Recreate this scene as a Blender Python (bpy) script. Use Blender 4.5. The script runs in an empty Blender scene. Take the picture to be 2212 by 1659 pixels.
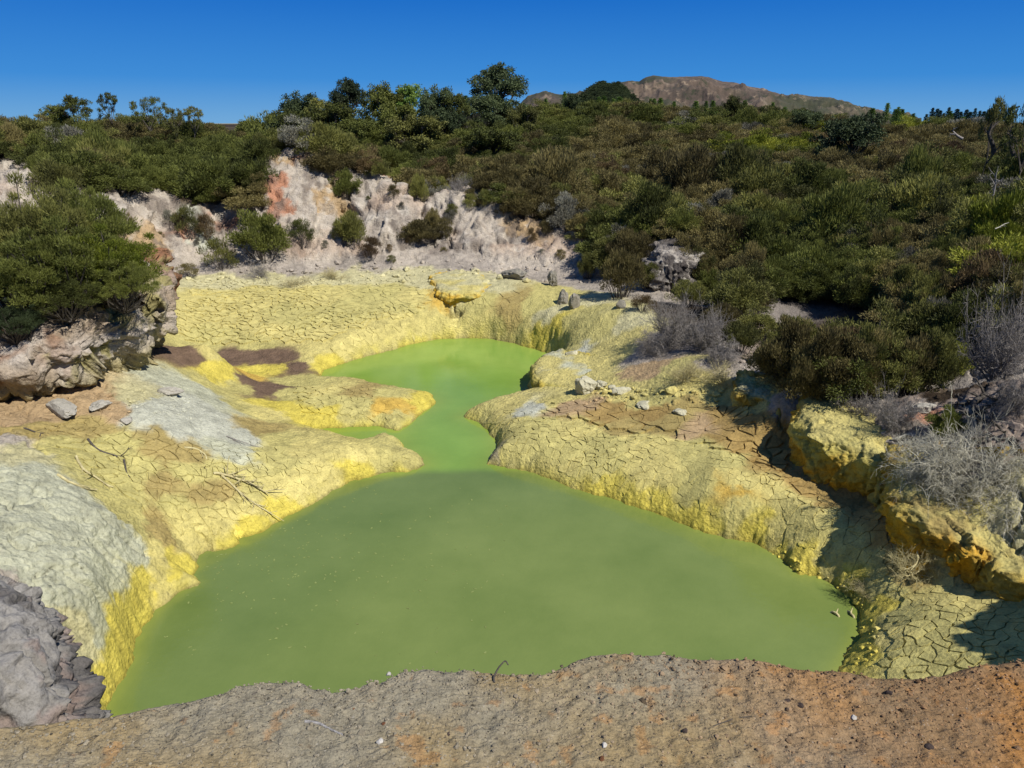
import bpy, math, random
import numpy as np

# ------------------------------------------------------------------ camera, world, sun
scene = bpy.context.scene
COL = scene.collection
HC = 12.0                      # eye height above the water
FPX, CU, CV = 1580.0, 1106.0, 829.5
PITCH = math.radians(19.7)
cam_d = bpy.data.cameras.new('camera')
cam_d.sensor_width = 36.0
cam_d.lens = 36.0 * FPX / 2212.0
cam_d.clip_start = 0.05
cam_d.clip_end = 20000
cam = bpy.data.objects.new('camera', cam_d)
COL.objects.link(cam)
cam.location = (0, 0, HC)
cam.rotation_euler = (math.pi / 2 - PITCH, 0, 0)
scene.camera = cam

SUN_EL, SUN_AZ = math.radians(50), math.radians(130)     # azimuth clockwise from the view direction (+Y)
world = bpy.data.worlds.new("World")
scene.world = world
world.use_nodes = True
wn, wl = world.node_tree.nodes, world.node_tree.links
bg = wn['Background']
sky = wn.new('ShaderNodeTexSky')
sky.sky_type = 'NISHITA'
sky.sun_disc = False
sky.sun_elevation = SUN_EL
sky.sun_rotation = SUN_AZ
sky.altitude = 1500
sky.air_density = 1.0
sky.dust_density = 0.0
sky.ozone_density = 4.0
from mathutils import Vector
tcw = wn.new('ShaderNodeTexCoord'); spx = wn.new('ShaderNodeSeparateXYZ'); wl.new(tcw.outputs['Generated'], spx.inputs[0])
rw = wn.new('ShaderNodeValToRGB'); els = rw.color_ramp.elements
els[0].position, els[0].color = 0.0, (0.13, 0.36, 0.66, 1)
els[1].position, els[1].color = 1.0, (0.035, 0.105, 0.30, 1)
for ps_, cc_ in ((0.05, (0.030, 0.235, 0.64)), (0.14, (0.004, 0.140, 0.55)), (0.4, (0.030, 0.120, 0.38))):
    e_ = els.new(ps_); e_.color = (*cc_, 1)
wl.new(spx.outputs[2], rw.inputs['Fac'])
wm = wn.new('ShaderNodeMix'); wm.data_type = 'RGBA'; wm.inputs[0].default_value = 0.96
sc_ = wn.new('ShaderNodeMix'); sc_.data_type = 'RGBA'; sc_.blend_type = 'MULTIPLY'; sc_.inputs[0].default_value = 1.0
sc_.inputs[7].default_value = (10.5, 10.5, 10.5, 1); sc_.clamp_result = False
wl.new(rw.outputs[0], sc_.inputs[6]); wl.new(sky.outputs[0], wm.inputs[6]); wl.new(sc_.outputs[2], wm.inputs[7])
wl.new(wm.outputs[2], bg.inputs['Color'])
bg.inputs['Strength'].default_value = 0.075

sun_d = bpy.data.lights.new('sun', 'SUN')
sun_d.energy = 4.6
sun_d.angle = math.radians(0.5)
sun_d.color = (1.0, 0.955, 0.87)
sun = bpy.data.objects.new('sun', sun_d)
COL.objects.link(sun)
sdir = np.array([math.sin(SUN_AZ) * math.cos(SUN_EL), math.cos(SUN_AZ) * math.cos(SUN_EL), math.sin(SUN_EL)])
from mathutils import Vector, Matrix
sun.rotation_euler = Vector(sdir.tolist()).to_track_quat('Z', 'Y').to_euler()
scene.view_settings.view_transform = 'Standard'
scene.view_settings.look = 'None'
scene.view_settings.exposure = 0.4
scene.view_settings.gamma = 1.0
scene.view_settings.use_curve_mapping = False
scene.cycles.max_bounces = 5
scene.cycles.diffuse_bounces = 3
scene.cycles.transmission_bounces = 3
scene.cycles.use_denoising = True

# ------------------------------------------------------------------ helpers
rng = np.random.default_rng(7)
random.seed(7)
sp_, cp_ = math.sin(PITCH), math.cos(PITCH)

def ray(u, v):
    a, b = (u - CU) / FPX, -(v - CV) / FPX
    return np.array([a, cp_ + sp_ * b, -sp_ + cp_ * b])

def W(u, v, z):                 # where the sight line meets height z
    d = ray(u, v); t = (z - HC) / d[2]
    return np.array([d[0] * t, d[1] * t, z])

def D(u, v, y):                 # where it reaches distance y
    d = ray(u, v); t = y / d[1]
    return np.array([d[0] * t, y, HC + d[2] * t])

def proj(P):
    P = np.atleast_2d(P)
    x, y, z = P[:, 0], P[:, 1], P[:, 2] - HC
    f = y * cp_ - z * sp_
    upv = y * sp_ + z * cp_
    f = np.where(f < 0.01, 0.01, f)
    return CU + FPX * x / f, CV - FPX * upv / f

_T = np.random.default_rng(3).random((64, 64, 64)).astype(np.float32)
def vnoise(p):
    i = np.floor(p).astype(np.int64); f = p - i
    f = f * f * f * (f * (f * 6 - 15) + 10)
    i0 = i & 63; i1 = (i + 1) & 63
    x0, y0, z0 = i0.T; x1, y1, z1 = i1.T; fx, fy, fz = f.T
    a = _T[x0, y0, z0] * (1 - fx) + _T[x1, y0, z0] * fx
    b = _T[x0, y1, z0] * (1 - fx) + _T[x1, y1, z0] * fx
    c = _T[x0, y0, z1] * (1 - fx) + _T[x1, y0, z1] * fx
    d = _T[x0, y1, z1] * (1 - fx) + _T[x1, y1, z1] * fx
    return (a * (1 - fy) + b * fy) * (1 - fz) + (c * (1 - fy) + d * fy) * fz
_R = np.array([[0.36, 0.48, -0.8], [-0.8, 0.6, 0.0], [0.48, 0.64, 0.6]])
def fbm(p, oct=4, lac=2.03, gain=0.5):
    s, a, n = 0, 1.0, 0
    q = np.array(p, float)
    for _ in range(oct):
        s = s + a * (vnoise(q) * 2 - 1); n += a
        q = q @ _R * lac + 13.7; a *= gain
    return s / n
def ridged(p, oct=4, lac=2.1, gain=0.55):
    s, a, n = 0, 1.0, 0
    q = np.array(p, float)
    for _ in range(oct):
        s = s + a * (1 - np.abs(vnoise(q) * 2 - 1) * 2); n += a
        q = q @ _R * lac + 7.1; a *= gain
    return s / n
def noisemix(P, sc, lo, hi, seed=0): return sstep(lo, hi, fbm(P * sc + seed, 4))[:, None]
def facet(p, sc, seed=0, k=0.9):
    """broken-rock facets: every cell is a randomly tilted flat"""
    q = np.asarray(p, float) * sc; c0 = np.floor(q).astype(np.int64)
    best = np.full(len(q), 1e9); off = np.zeros(len(q))
    T2 = _T.reshape(-1)
    for dx in (-1, 0, 1):
        for dy in (-1, 0, 1):
            for dz in (-1, 0, 1):
                c = c0 + [dx, dy, dz]; h = (c[:, 0] * 7349 + c[:, 1] * 19373 + c[:, 2] * 31469 + seed * 911) % 262000
                f = np.stack([T2[h], T2[h + 17], T2[h + 51]], 1); d = q - c - f; dd = (d * d).sum(1)
                n = np.stack([T2[h + 73], T2[h + 91], T2[h + 119]], 1) * 2 - 1
                v = (d * n).sum(1) * k + (T2[h + 131] - .5) * .55
                m = dd < best; best = np.where(m, dd, best); off = np.where(m, v, off)
    return off / sc
def sstep(a, b, x):
    t = np.clip((x - a) / (b - a), 0, 1); return t * t * (3 - 2 * t)

def in_poly(px, py, poly):
    px = np.asarray(px, float); py = np.asarray(py, float)
    r = np.zeros(px.shape, bool)
    n = len(poly)
    for i in range(n):
        x0, y0 = poly[i][:2]; x1, y1 = poly[(i + 1) % n][:2]
        if y0 == y1: continue
        c = ((y0 > py) != (y1 > py)) & (px < (x1 - x0) * (py - y0) / (y1 - y0) + x0)
        r ^= c
    return r
def seg_dist(px, py, poly):
    best = np.full(np.shape(px), 1e9)
    n = len(poly)
    for i in range(n):
        x0, y0 = poly[i][:2]; x1, y1 = poly[(i + 1) % n][:2]
        dx, dy = x1 - x0, y1 - y0
        L = dx * dx + dy * dy + 1e-12
        t = np.clip(((px - x0) * dx + (py - y0) * dy) / L, 0, 1)
        best = np.minimum(best, (px - x0 - t * dx) ** 2 + (py - y0 - t * dy) ** 2)
    return np.sqrt(best)

def lin(c):
    c = np.asarray(c, float) / 255.0
    return np.where(c <= 0.04045, c / 12.92, ((c + 0.055) / 1.055) ** 2.4)

def make_mesh(name, V, F, smooth=False, colors=None, cname='tint'):
    V = np.ascontiguousarray(V, np.float32)
    if isinstance(F, (list, tuple)):
        Fs = [np.asarray(f, np.int32) for f in F if len(f)]
    else:
        Fs = [np.asarray(F, np.int32)]
    me = bpy.data.meshes.new(name)
    nv = len(V); nf = sum(len(f) for f in Fs); nl = sum(f.size for f in Fs)
    me.vertices.add(nv); me.vertices.foreach_set('co', V.ravel())
    me.loops.add(nl); me.loops.foreach_set('vertex_index', np.concatenate([f.ravel() for f in Fs]))
    me.polygons.add(nf)
    tot = np.concatenate([np.full(len(f), f.shape[1], np.int32) for f in Fs])
    st = np.concatenate([[0], np.cumsum(tot)[:-1]]).astype(np.int32)
    me.polygons.foreach_set('loop_start', st)
    me.polygons.foreach_set('use_smooth', np.full(nf, bool(smooth)))
    me.update(calc_edges=True)
    if colors is not None:
        at = me.color_attributes.new(cname, 'FLOAT_COLOR', 'POINT')
        c = np.ones((nv, 4), np.float32); c[:, :colors.shape[1]] = colors
        at.data.foreach_set('color', c.ravel())
    return me

class MB:                       # collects pieces into ONE mesh
    def __init__(s): s.V, s.Q, s.T, s.n = [], [], [], 0
    def add(s, V, F):
        V = np.asarray(V, float); F = np.asarray(F, int)
        s.V.append(V); (s.Q if F.shape[1] == 4 else s.T).append(F + s.n); s.n += len(V)
    def mesh(s, name, smooth=False):
        V = np.concatenate(s.V)
        F = []
        if s.Q: F.append(np.concatenate(s.Q))
        if s.T: F.append(np.concatenate(s.T))
        return make_mesh(name, V, F, smooth)

def obj(name, me, mat=None, parent=None):
    if mat is not None and not me.materials: me.materials.append(mat)
    o = bpy.data.objects.new(name, me); COL.objects.link(o)
    if parent is not None: o.parent = parent
    return o
def tag(o, label=None, cat=None, group=None, kind=None):
    if label: o['label'] = label
    if cat: o['category'] = cat
    if group: o['group'] = group
    if kind: o['kind'] = kind
    return o
def empty(name, loc=(0, 0, 0), rz=0.0):
    o = bpy.data.objects.new(name, None); COL.objects.link(o)
    o.location = tuple(loc); o.rotation_euler = (0, 0, rz); o.empty_display_size = 0.2
    return o

def tube(P, R, n=5):
    P = np.asarray(P, float); R = np.asarray(R, float); m = len(P)
    T = np.gradient(P, axis=0); T /= np.linalg.norm(T, axis=1)[:, None] + 1e-9
    ref = np.array([0.31, 0.17, 0.93]);
    A = np.cross(T, ref); bad = np.linalg.norm(A, axis=1) < 0.15
    A[bad] = np.cross(T[bad], [1.0, 0, 0]); A /= np.linalg.norm(A, axis=1)[:, None] + 1e-9
    B = np.cross(T, A)
    th = np.arange(n) * 2 * math.pi / n
    V = (P[:, None, :] + R[:, None, None] * (np.cos(th)[None, :, None] * A[:, None, :] + np.sin(th)[None, :, None] * B[:, None, :])).reshape(-1, 3)
    i = np.arange(m - 1)[:, None] * n; j = np.arange(n)[None, :]; k = (j + 1) % n
    F = np.stack([i + j, i + k, i + n + k, i + n + j], -1).reshape(-1, 4)
    return V, F

# ------------------------------------------------------------------ materials
def new_mat(name):
    m = bpy.data.materials.new(name); m.use_nodes = True
    nt = m.node_tree; return m, nt, nt.nodes, nt.links, nt.nodes['Principled BSDF']
def nnoise(N, L, vec, scale, detail=4, rough=0.55):
    n = N.new('ShaderNodeTexNoise'); n.inputs['Scale'].default_value = scale
    n.inputs['Detail'].default_value = detail; n.inputs['Roughness'].default_value = rough
    L.new(vec, n.inputs['Vector']); return n
def nramp(N, L, fac, stops):
    r = N.new('ShaderNodeValToRGB'); e = r.color_ramp.elements
    e[0].position, e[0].color = stops[0][0], (*stops[0][1], 1)
    e[1].position, e[1].color = stops[-1][0], (*stops[-1][1], 1)
    for p, c in stops[1:-1]:
        x = e.new(p); x.color = (*c, 1)
    L.new(fac, r.inputs['Fac']); return r
def nmix(N, L, a, b, fac, mode='MIX'):
    m = N.new('ShaderNodeMix'); m.data_type = 'RGBA'; m.blend_type = mode
    if isinstance(fac, (int, float)): m.inputs[0].default_value = fac
    else: L.new(fac, m.inputs[0])
    for s, x in ((6, a), (7, b)):
        if isinstance(x, tuple): m.inputs[s].default_value = (*x, 1)
        else: L.new(x, m.inputs[s])
    return m
def nmath(N, L, op, a, b=None, clamp=False):
    m = N.new('ShaderNodeMath'); m.operation = op; m.use_clamp = clamp
    for s, x in ((0, a), (1, b)):
        if x is None: continue
        if isinstance(x, (int, float)): m.inputs[s].default_value = x
        else: L.new(x, m.inputs[s])
    return m
def g3(x): return (x, x, x)

def ground_mat(name, fine=1.0, bump=1.0, const=None, mottles=None):
    """mineral crust: painted mineral colour x grain, speckle, fine relief"""
    m, nt, N, L, bs = new_mat(name)
    geo = N.new('ShaderNodeNewGeometry'); pos = geo.outputs['Position']
    if const is None:
        at = N.new('ShaderNodeAttribute'); at.attribute_name = 'tint'; col = at.outputs['Color']
    else:
        rgb = N.new('ShaderNodeRGB'); rgb.outputs[0].default_value = (*const, 1); col = rgb.outputs[0]
    n1 = nnoise(N, L, pos, 2.2 * fine, 6, 0.65)
    r1 = nramp(N, L, n1.outputs[0], [(0.3, g3(0.68)), (0.5, g3(1.0)), (0.72, g3(1.22))])
    c1 = nmix(N, L, col, r1.outputs[0], 1.0, 'MULTIPLY')
    n2 = nnoise(N, L, pos, 14 * fine, 5, 0.7)
    r2 = nramp(N, L, n2.outputs[0], [(0.33, g3(0.6)), (0.47, g3(0.98)), (0.7, g3(1.18))])
    c2 = nmix(N, L, c1.outputs[2], r2.outputs[0], 0.85, 'MULTIPLY')
    last = c2.outputs[2]
    if mottles:
        for sc, lo, hi, cc, f in mottles:
            n3 = nnoise(N, L, pos, sc, 5, 0.6)
            r3 = nramp(N, L, n3.outputs[0], [(lo, g3(0)), (hi, g3(f))])
            last = nmix(N, L, last, cc, r3.outputs[0]).outputs[2]
    L.new(last, bs.inputs['Base Color'])
    bs.inputs['Roughness'].default_value = 0.95
    bs.inputs['Specular IOR Level'].default_value = 0.15
    n4 = nnoise(N, L, pos, 5 * fine, 8, 0.72)
    vo = N.new('ShaderNodeTexVoronoi'); vo.inputs['Scale'].default_value = 9 * fine
    L.new(pos, vo.inputs['Vector'])
    mh = nmath(N, L, 'MULTIPLY', vo.outputs['Distance'], 0.35)
    hsum = nmath(N, L, 'ADD', n4.outputs[0], mh.outputs[0])
    b = N.new('ShaderNodeBump'); b.inputs['Strength'].default_value = 0.75 * bump; b.inputs['Distance'].default_value = 0.14 / fine
    L.new(hsum.outputs[0], b.inputs['Height']); L.new(b.outputs[0], bs.inputs['Normal'])
    return m

def leaf_mat(name, c0, c1, c2, trans=0.25):
    m, nt, N, L, bs = new_mat(name)
    geo = N.new('ShaderNodeNewGeometry'); oi = N.new('ShaderNodeObjectInfo')
    n1 = nnoise(N, L, geo.outputs['Position'], 0.9, 4, 0.6)
    mr = nmath(N, L, 'MULTIPLY', oi.outputs['Random'], 0.5)
    md = nmath(N, L, 'MULTIPLY', geo.outputs['Random Per Island'], 0.28)
    s = nmath(N, L, 'ADD', n1.outputs[0], mr.outputs[0]); s2 = nmath(N, L, 'ADD', s.outputs[0], md.outputs[0])
    s3 = nmath(N, L, 'SUBTRACT', s2.outputs[0], 0.39)
    r = nramp(N, L, s3.outputs[0], [(0.2, c0), (0.5, c1), (0.85, c2)])
    bs.inputs['Roughness'].default_value = 0.7; bs.inputs['Specular IOR Level'].default_value = 0.25
    L.new(r.outputs[0], bs.inputs['Base Color'])
    tr = N.new('ShaderNodeBsdfTranslucent'); L.new(r.outputs[0], tr.inputs['Color'])
    mx = N.new('ShaderNodeMixShader'); mx.inputs[0].default_value = trans
    out = nt.nodes['Material Output']
    L.new(bs.outputs[0], mx.inputs[1]); L.new(tr.outputs[0], mx.inputs[2]); L.new(mx.outputs[0], out.inputs['Surface'])
    return m
def bark_mat(name, c0, c1, scale=9):
    m, nt, N, L, bs = new_mat(name)
    geo = N.new('ShaderNodeNewGeometry')
    n1 = nnoise(N, L, geo.outputs['Position'], scale, 5, 0.6)
    r = nramp(N, L, n1.outputs[0], [(0.3, c0), (0.7, c1)])
    L.new(r.outputs[0], bs.inputs['Base Color']); bs.inputs['Roughness'].default_value = 0.9
    b = N.new('ShaderNodeBump'); b.inputs['Strength'].default_value = 0.5; b.inputs['Distance'].default_value = 0.02
    L.new(n1.outputs[0], b.inputs['Height']); L.new(b.outputs[0], bs.inputs['Normal'])
    return m

M_ground = ground_mat('mineral_ground')
M_plate = ground_mat('dried_mud', fine=1.3, bump=0.55)
M_bark = bark_mat('dark_bark', (0.03, 0.024, 0.018), (0.10, 0.085, 0.07))
M_dead = bark_mat('dead_wood', (0.14, 0.125, 0.115), (0.30, 0.275, 0.25))
M_deadpale = bark_mat('bleached_wood', (0.34, 0.32, 0.25), (0.60, 0.57, 0.46))
M_deadyel = bark_mat('sulphur_coated_wood', (0.30, 0.25, 0.12), (0.55, 0.49, 0.26))
LEAF = {
    'brown': leaf_mat('brown_scrub_leaves', (0.067, 0.055, 0.022), (0.162, 0.136, 0.050), (0.269, 0.224, 0.083)),
    'olive': leaf_mat('olive_scrub_leaves', (0.056, 0.059, 0.018), (0.140, 0.142, 0.037), (0.246, 0.242, 0.061)),
    'green': leaf_mat('green_scrub_leaves', (0.043, 0.050, 0.013), (0.099, 0.113, 0.024), (0.179, 0.195, 0.042)),
    'lime': leaf_mat('yellow_green_leaves', (0.078, 0.100, 0.009), (0.190, 0.212, 0.020), (0.336, 0.342, 0.044)),
    'dark': leaf_mat('dark_tree_leaves', (0.025, 0.038, 0.018), (0.056, 0.078, 0.031), (0.106, 0.136, 0.055)),
    'pine': leaf_mat('pine_needles', (0.050, 0.094, 0.020), (0.123, 0.201, 0.037), (0.202, 0.295, 0.055)),
    'pinedark': leaf_mat('distant_pine_needles', (0.013, 0.033, 0.022), (0.027, 0.054, 0.033), (0.045, 0.083, 0.044)),
    'grey': leaf_mat('twiggy_grey_leaves', (0.078, 0.073, 0.055), (0.168, 0.159, 0.121), (0.291, 0.283, 0.220)),
    'rust': leaf_mat('rusty_brown_leaves', (0.056, 0.035, 0.017), (0.134, 0.094, 0.044), (0.213, 0.153, 0.066)),
}

# ------------------------------------------------------------------ terrain: control points
SHORE_PX = [(230,1530),(250,1490),(285,1430),(305,1360),(330,1330),(350,1310),(385,1280),(428,1262),(405,1245),(425,1225),(418,1205),(440,1190),(480,1185),(530,1175),(520,1165),(570,1150),(600,1130),(625,1115),(650,1100),(690,1080),(720,1060),(760,1040),(800,1030),(850,1020),(900,1015),(922,1005),(915,990),(880,975),(865,955),(840,947),(815,950),(790,962),(760,957),(720,947),(690,938),(660,930),(700,926),(760,922),(820,920),(860,932),(885,915),(905,895),(930,880),(942,868),(930,855),(880,845),(830,838),(780,825),(730,820),(695,818),(700,800),(730,790),(790,770),(850,755),(880,745),(940,733),(1000,730),(1060,732),(1110,742),(1160,755),(1205,772),(1210,785),(1190,795),(1160,808),(1145,825),(1140,840),(1150,853),(1100,862),(1050,877),(1015,890),(998,900),(1030,912),(1055,930),(1070,950),(1073,970),(1065,985),(1050,1002),(1090,1010),(1150,1022),(1200,1040),(1240,1055),(1290,1070),(1340,1083),(1400,1105),(1450,1120),(1500,1143),(1560,1160),(1620,1172),(1670,1195),(1700,1215),(1720,1240),(1760,1245),(1800,1265),(1840,1290),(1855,1320),(1857,1350),(1850,1375),(1830,1400),(1815,1430),(1800,1460),(1700,1560),(1100,1650),(500,1640),(260,1600)]
SHORE = np.array([W(u, v, 0)[:2] for u, v in SHORE_PX])

ctrl = []
for u, v, z in [
    # far yellow flat
    (450,600,2.6),(700,592,2.6),(900,585,2.7),(1000,590,2.7),(1100,605,2.8),(420,660,2.0),(600,650,2.0),(800,650,1.9),(950,640,2.1),(975,672,1.5),(1060,655,2.0),
    (400,720,1.3),(550,720,1.2),(700,710,1.3),(850,690,1.4),(950,695,1.25),(1050,690,1.3),(1120,690,1.4),(1200,650,2.3),(1150,630,2.5),(1180,700,1.6),(1235,740,1.3),
    (400,760,.7),(500,780,.45),(600,770,.5),(680,760,.7),(640,800,.4),(500,805,.45),(430,795,.5),(560,830,.5),(690,850,.6),(780,850,.65),(870,868,.5),(600,880,.7),(680,890,.5),(750,890,.5),(560,900,1.0),(480,840,1.2),
    # left shore
    (300,880,3.1),(380,840,2.7),(450,870,2.0),(500,920,1.7),(540,960,1.3),(650,965,.9),(750,980,.9),(850,985,.6),(400,950,2.2),(250,950,2.7),(150,950,3.0),(50,915,3.3),
    (300,1050,2.0),(450,1050,1.3),(600,1050,.8),(700,1010,.8),(550,1110,.6),(400,1150,.9),(300,1120,1.6),(350,1220,.8),(330,1270,.6),
    (0,950,3.6),(100,1000,3.3),(200,1080,3.0),(285,1170,2.6),(300,1230,2.1),(150,1200,3.1),(0,1100,3.6),(0,1250,3.4),(150,1300,2.8),(240,1300,1.9),(100,1370,2.5),(170,1430,1.4),(0,1330,3.2),
    # right beach
    (1060,900,.7),(1150,880,1.0),(1250,895,1.3),(1400,900,1.5),(1550,920,1.8),(1650,960,1.75),(1120,960,.9),(1300,960,1.1),(1200,1010,.6),(1400,1020,1.1),(1550,1020,1.5),(1680,1030,1.6),(1450,1080,.6),(1600,1110,1.0),(1750,1100,1.4),(1700,1160,.7),(1850,1180,1.2),(1800,1220,.7),(1900,1250,.9),
    (1880,1300,.5),(1950,1350,1.0),(2050,1300,1.3),(2150,1320,1.5),(2212,1350,1.7),(1900,1420,.7),(2050,1430,1.2),(2200,1420,1.8),(1980,1260,1.0),(1960,1235,1.1),(2110,1262,1.3),(2212,1305,1.6),
    (1240,775,1.0),(1300,800,1.3),(1190,830,.8),(1350,760,1.9),(1400,830,2.0),(1500,860,2.2),(1590,870,2.2),(1240,715,1.8),(1300,680,2.6),(1350,660,3.0),(1400,720,2.7),(1500,780,2.9),
    (1700,960,1.7),(1712,1000,1.55),(1800,1060,1.45),(1880,1092,1.35),
    (1620,815,3.1),(1700,850,3.3),(1800,865,3.4),(1900,890,3.4),(2000,880,3.9),(2100,850,4.5),(2200,830,5.1),(1960,985,2.9),(1900,960,3.0),(2050,1050,3.1),(2212,1050,3.6),(2212,1150,2.9),(2100,1130,2.7),
]:
    ctrl.append(W(u, v, z))
for u, v, d in [   # cliffs
    (50,370,47),(230,430,48),(160,520,46),(250,560,46),(350,500,50),(400,430,52),(420,575,48.5),(330,420,51),(500,440,54),(500,520,51.5),(570,335,56),(640,322,57.5),(680,345,56.5),(700,420,54.5),
    (620,400,53.5),(640,480,51.5),(620,570,49),(690,520,51),(740,480,54.5),(730,570,50),(790,385,56),(870,390,56),(850,480,52.8),(800,540,51),(880,575,49.3),(905,460,57),(920,530,54),
    (950,410,56),(990,430,55.5),(1070,425,55.5),(1000,500,53),(1040,565,50.2),(1150,480,54),(1130,550,50.5),(1170,600,47.5),(1250,520,51),(1230,600,46.8),(1320,560,48.5),(1350,620,44),
    (1440,620,41.5),(1480,500,46),(1440,540,44.5),(1560,660,38),(1640,680,35),(1620,600,38.5)]:
    ctrl.append(D(u, v, d))
for u, v, d in [   # under the scrub
    (1500,600,41),(1600,560,43),(1700,620,36.5),(1800,670,32),(1900,730,27.5),(2050,770,23.5),(2200,690,22.5),(1500,450,51),(1700,480,47),(1900,480,43),(2100,480,39),(2212,480,35),(2212,580,28),(1300,420,59),(1500,380,63),(1700,380,61),(1900,380,58),(2100,380,54),
    (1150,350,67),(1300,300,80),(1500,290,82),(1700,290,82),(1900,290,80),(2100,300,76),(2212,300,72),
    (0,330,52),(100,360,53),(300,365,56),(450,380,58),(0,290,66),(300,300,70),(560,310,72),(800,310,74),(950,360,64),(800,350,64),(700,320,67),(650,300,76)]:
    p = D(u, v, d); p[2] -= 1.5 + .017 * d; ctrl.append(p)
for u, v, d, off in [(-150,240,74,2.2),(0,240,74,2.2),(150,243,76,2.2),(300,246,77,2.2),(430,254,78,2.2),(500,278,80,2.2),(560,284,82,2.2),(620,262,84,2.4),(750,246,86,2.4),(900,240,88,2.4),(1050,238,90,2.4),(1150,216,98,2.3),(1300,224,106,2.3),(1500,222,108,2.3),(1700,232,108,2.3),(1900,243,106,2.3),(2000,256,104,2.3),(2212,266,100,2.3),(2500,260,96,2.3)]:
    p = D(u, v, d); p[2] -= off + (0.1 if u > 1100 else .5); ctrl.append(p)
    q_ = p * (1 + 16 / d); q_[2] = p[2] - 3.5; ctrl.append(q_)
for p in [(-15,25,3.6),(-20,27,4.6),(-27,30,6),(-27,22,5.0),(-17.5,22.5,3.6),(-13,25.5,2.9),(-13.5,31,2.9),(-20,35,4),(-32,42,7),(-45,30,9),(-40,15,8.5),(-25,12,6.5),(-14,9,4.5),(-14,17,3.9),(-17,19,3.8),
          (-8,7.5,.8),(-3,7,.5),(3,7,.5),(8,8,.6),(10.6,10.6,1.3),(12.0,11.6,1.8),(13.4,10.6,7.0),(13.0,9.6,6.4),(14.6,11,7.0),(13.6,12.2,5.0),(-9,5,4.5),(-5,4.5,4),(0,4,5),(5,4.5,4),(9,5,4.5),(0,1,8.4),(-6,1,8.2),(6,1,8.2),(0,-5,9),(-20,0,9),(20,2,9),(16,10,5.8),(14,7,6.4),
          (19,12,3.9),(22,15,4.8),(26,10,6.5),(35,20,9),(45,30,11.5),(-60,60,11),(-80,0,9),(80,0,11),(90,60,14),(-90,90,12),(0,-60,9),(90,-40,9),(-90,-40,9),(0,140,5),(90,150,5),(-90,140,4)]:
    ctrl.append(np.array(p, float))
ctrl = np.array(ctrl)
CX = ctrl[:, :2]; n = len(CX)
r = np.linalg.norm(CX[:, None] - CX[None], axis=2)
A = np.zeros((n + 3, n + 3)); A[:n, :n] = -r; A[:n, :n] += np.eye(n) * 0.12
A[:n, n] = A[n, :n] = 1; A[:n, n + 1:] = CX; A[n + 1:, :n] = CX.T
sol = np.linalg.solve(A, np.concatenate([ctrl[:, 2], [0, 0, 0]]))
GX0, GY0, GS, GNX, GNY = -90.0, -30.0, 0.2, 901, 861
gx = GX0 + np.arange(GNX) * GS; gy = GY0 + np.arange(GNY) * GS
GXX, GYY = np.meshgrid(gx, gy, indexing='ij')
ZG = np.full(GXX.shape, sol[n]) + sol[n + 1] * GXX + sol[n + 2] * GYY
for k in range(n):
    ZG -= sol[k] * np.sqrt((GXX - CX[k, 0]) ** 2 + (GYY - CX[k, 1]) ** 2)
SX0, SY0, SS, SNX, SNY = -26.0, 4.0, 0.1, 521, 461
sxx, syy = np.meshgrid(SX0 + np.arange(SNX) * SS, SY0 + np.arange(SNY) * SS, indexing='ij')
SDG = seg_dist(sxx, syy, SHORE) * np.where(in_poly(sxx, syy, SHORE), -1, 1)
def bil(G, x0, y0, s, x, y):
    fx = np.clip((x - x0) / s, 0, G.shape[0] - 1.001); fy = np.clip((y - y0) / s, 0, G.shape[1] - 1.001)
    i = fx.astype(int); j = fy.astype(int); fx = fx - i; fy = fy - j
    return (G[i, j] * (1 - fx) + G[i + 1, j] * fx) * (1 - fy) + (G[i, j + 1] * (1 - fx) + G[i + 1, j + 1] * fx) * fy
def SD(x, y):
    o = np.sqrt(np.clip(np.abs(x) - 25.9, 0, None) ** 2 + np.clip(4.1 - y, 0, None) ** 2 + np.clip(y - 49.9, 0, None) ** 2)
    return bil(SDG, SX0, SY0, SS, x, y) + o
CARVE = []
def H(x, y, detail=True):
    x = np.asarray(x, float); y = np.asarray(y, float); sh = x.shape
    x = x.ravel(); y = y.ravel()
    z = bil(ZG, GX0, GY0, GS, x, y)
    s = SD(x, y)
    P = np.stack([x, y, x * 0], 1)
    s = np.minimum(s, 6)
    s = s + 0.16 * fbm(P * 1.5, 4) + 0.06 * fbm(P * 7, 3)
    far = sstep(100, 135, np.hypot(x, y))
    z = z * (1 - far) + 3.0 * far
    zo = np.maximum(z, 0.22 + 0.05 * s)
    zz = np.where(s > 0, zo * (1 - np.exp(-np.maximum(s, 0) / 0.38)), -0.8 * (1 - np.exp(np.minimum(s, 0) / 0.5)))
    zz = zz + np.where(s > 0, 1, 0.3) * sstep(-0.2, 1.0, s) * (0.10 * fbm(P * 0.8 + 5, 4) + 0.035 * fbm(P * 4, 3) + 0.028 * ridged(P * 9, 3))
    for cx, cy, rx, ry, d in CARVE:
        q = ((x - cx) / rx) ** 2 + ((y - cy) / ry) ** 2
        zz = zz - d * np.exp(-q ** 2)
    return zz.reshape(sh)
def Hs(x, y): return float(H(np.array([x]), np.array([y]))[0])

def hit(u, v, up=0.0):
    """first meeting of a sight line with the ground"""
    d = ray(u, v)
    t = np.concatenate([np.arange(6, 60, 0.06), np.arange(60, 160, 0.4)]) / np.linalg.norm(d[:2])
    P = d[None] * t[:, None] + np.array([0, 0, HC])
    b = P[:, 2] < H(P[:, 0], P[:, 1]) + up
    if not b.any(): return P[-1]
    k = int(np.argmax(b)); p = P[k].copy(); p[2] = Hs(p[0], p[1]); return p

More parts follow.
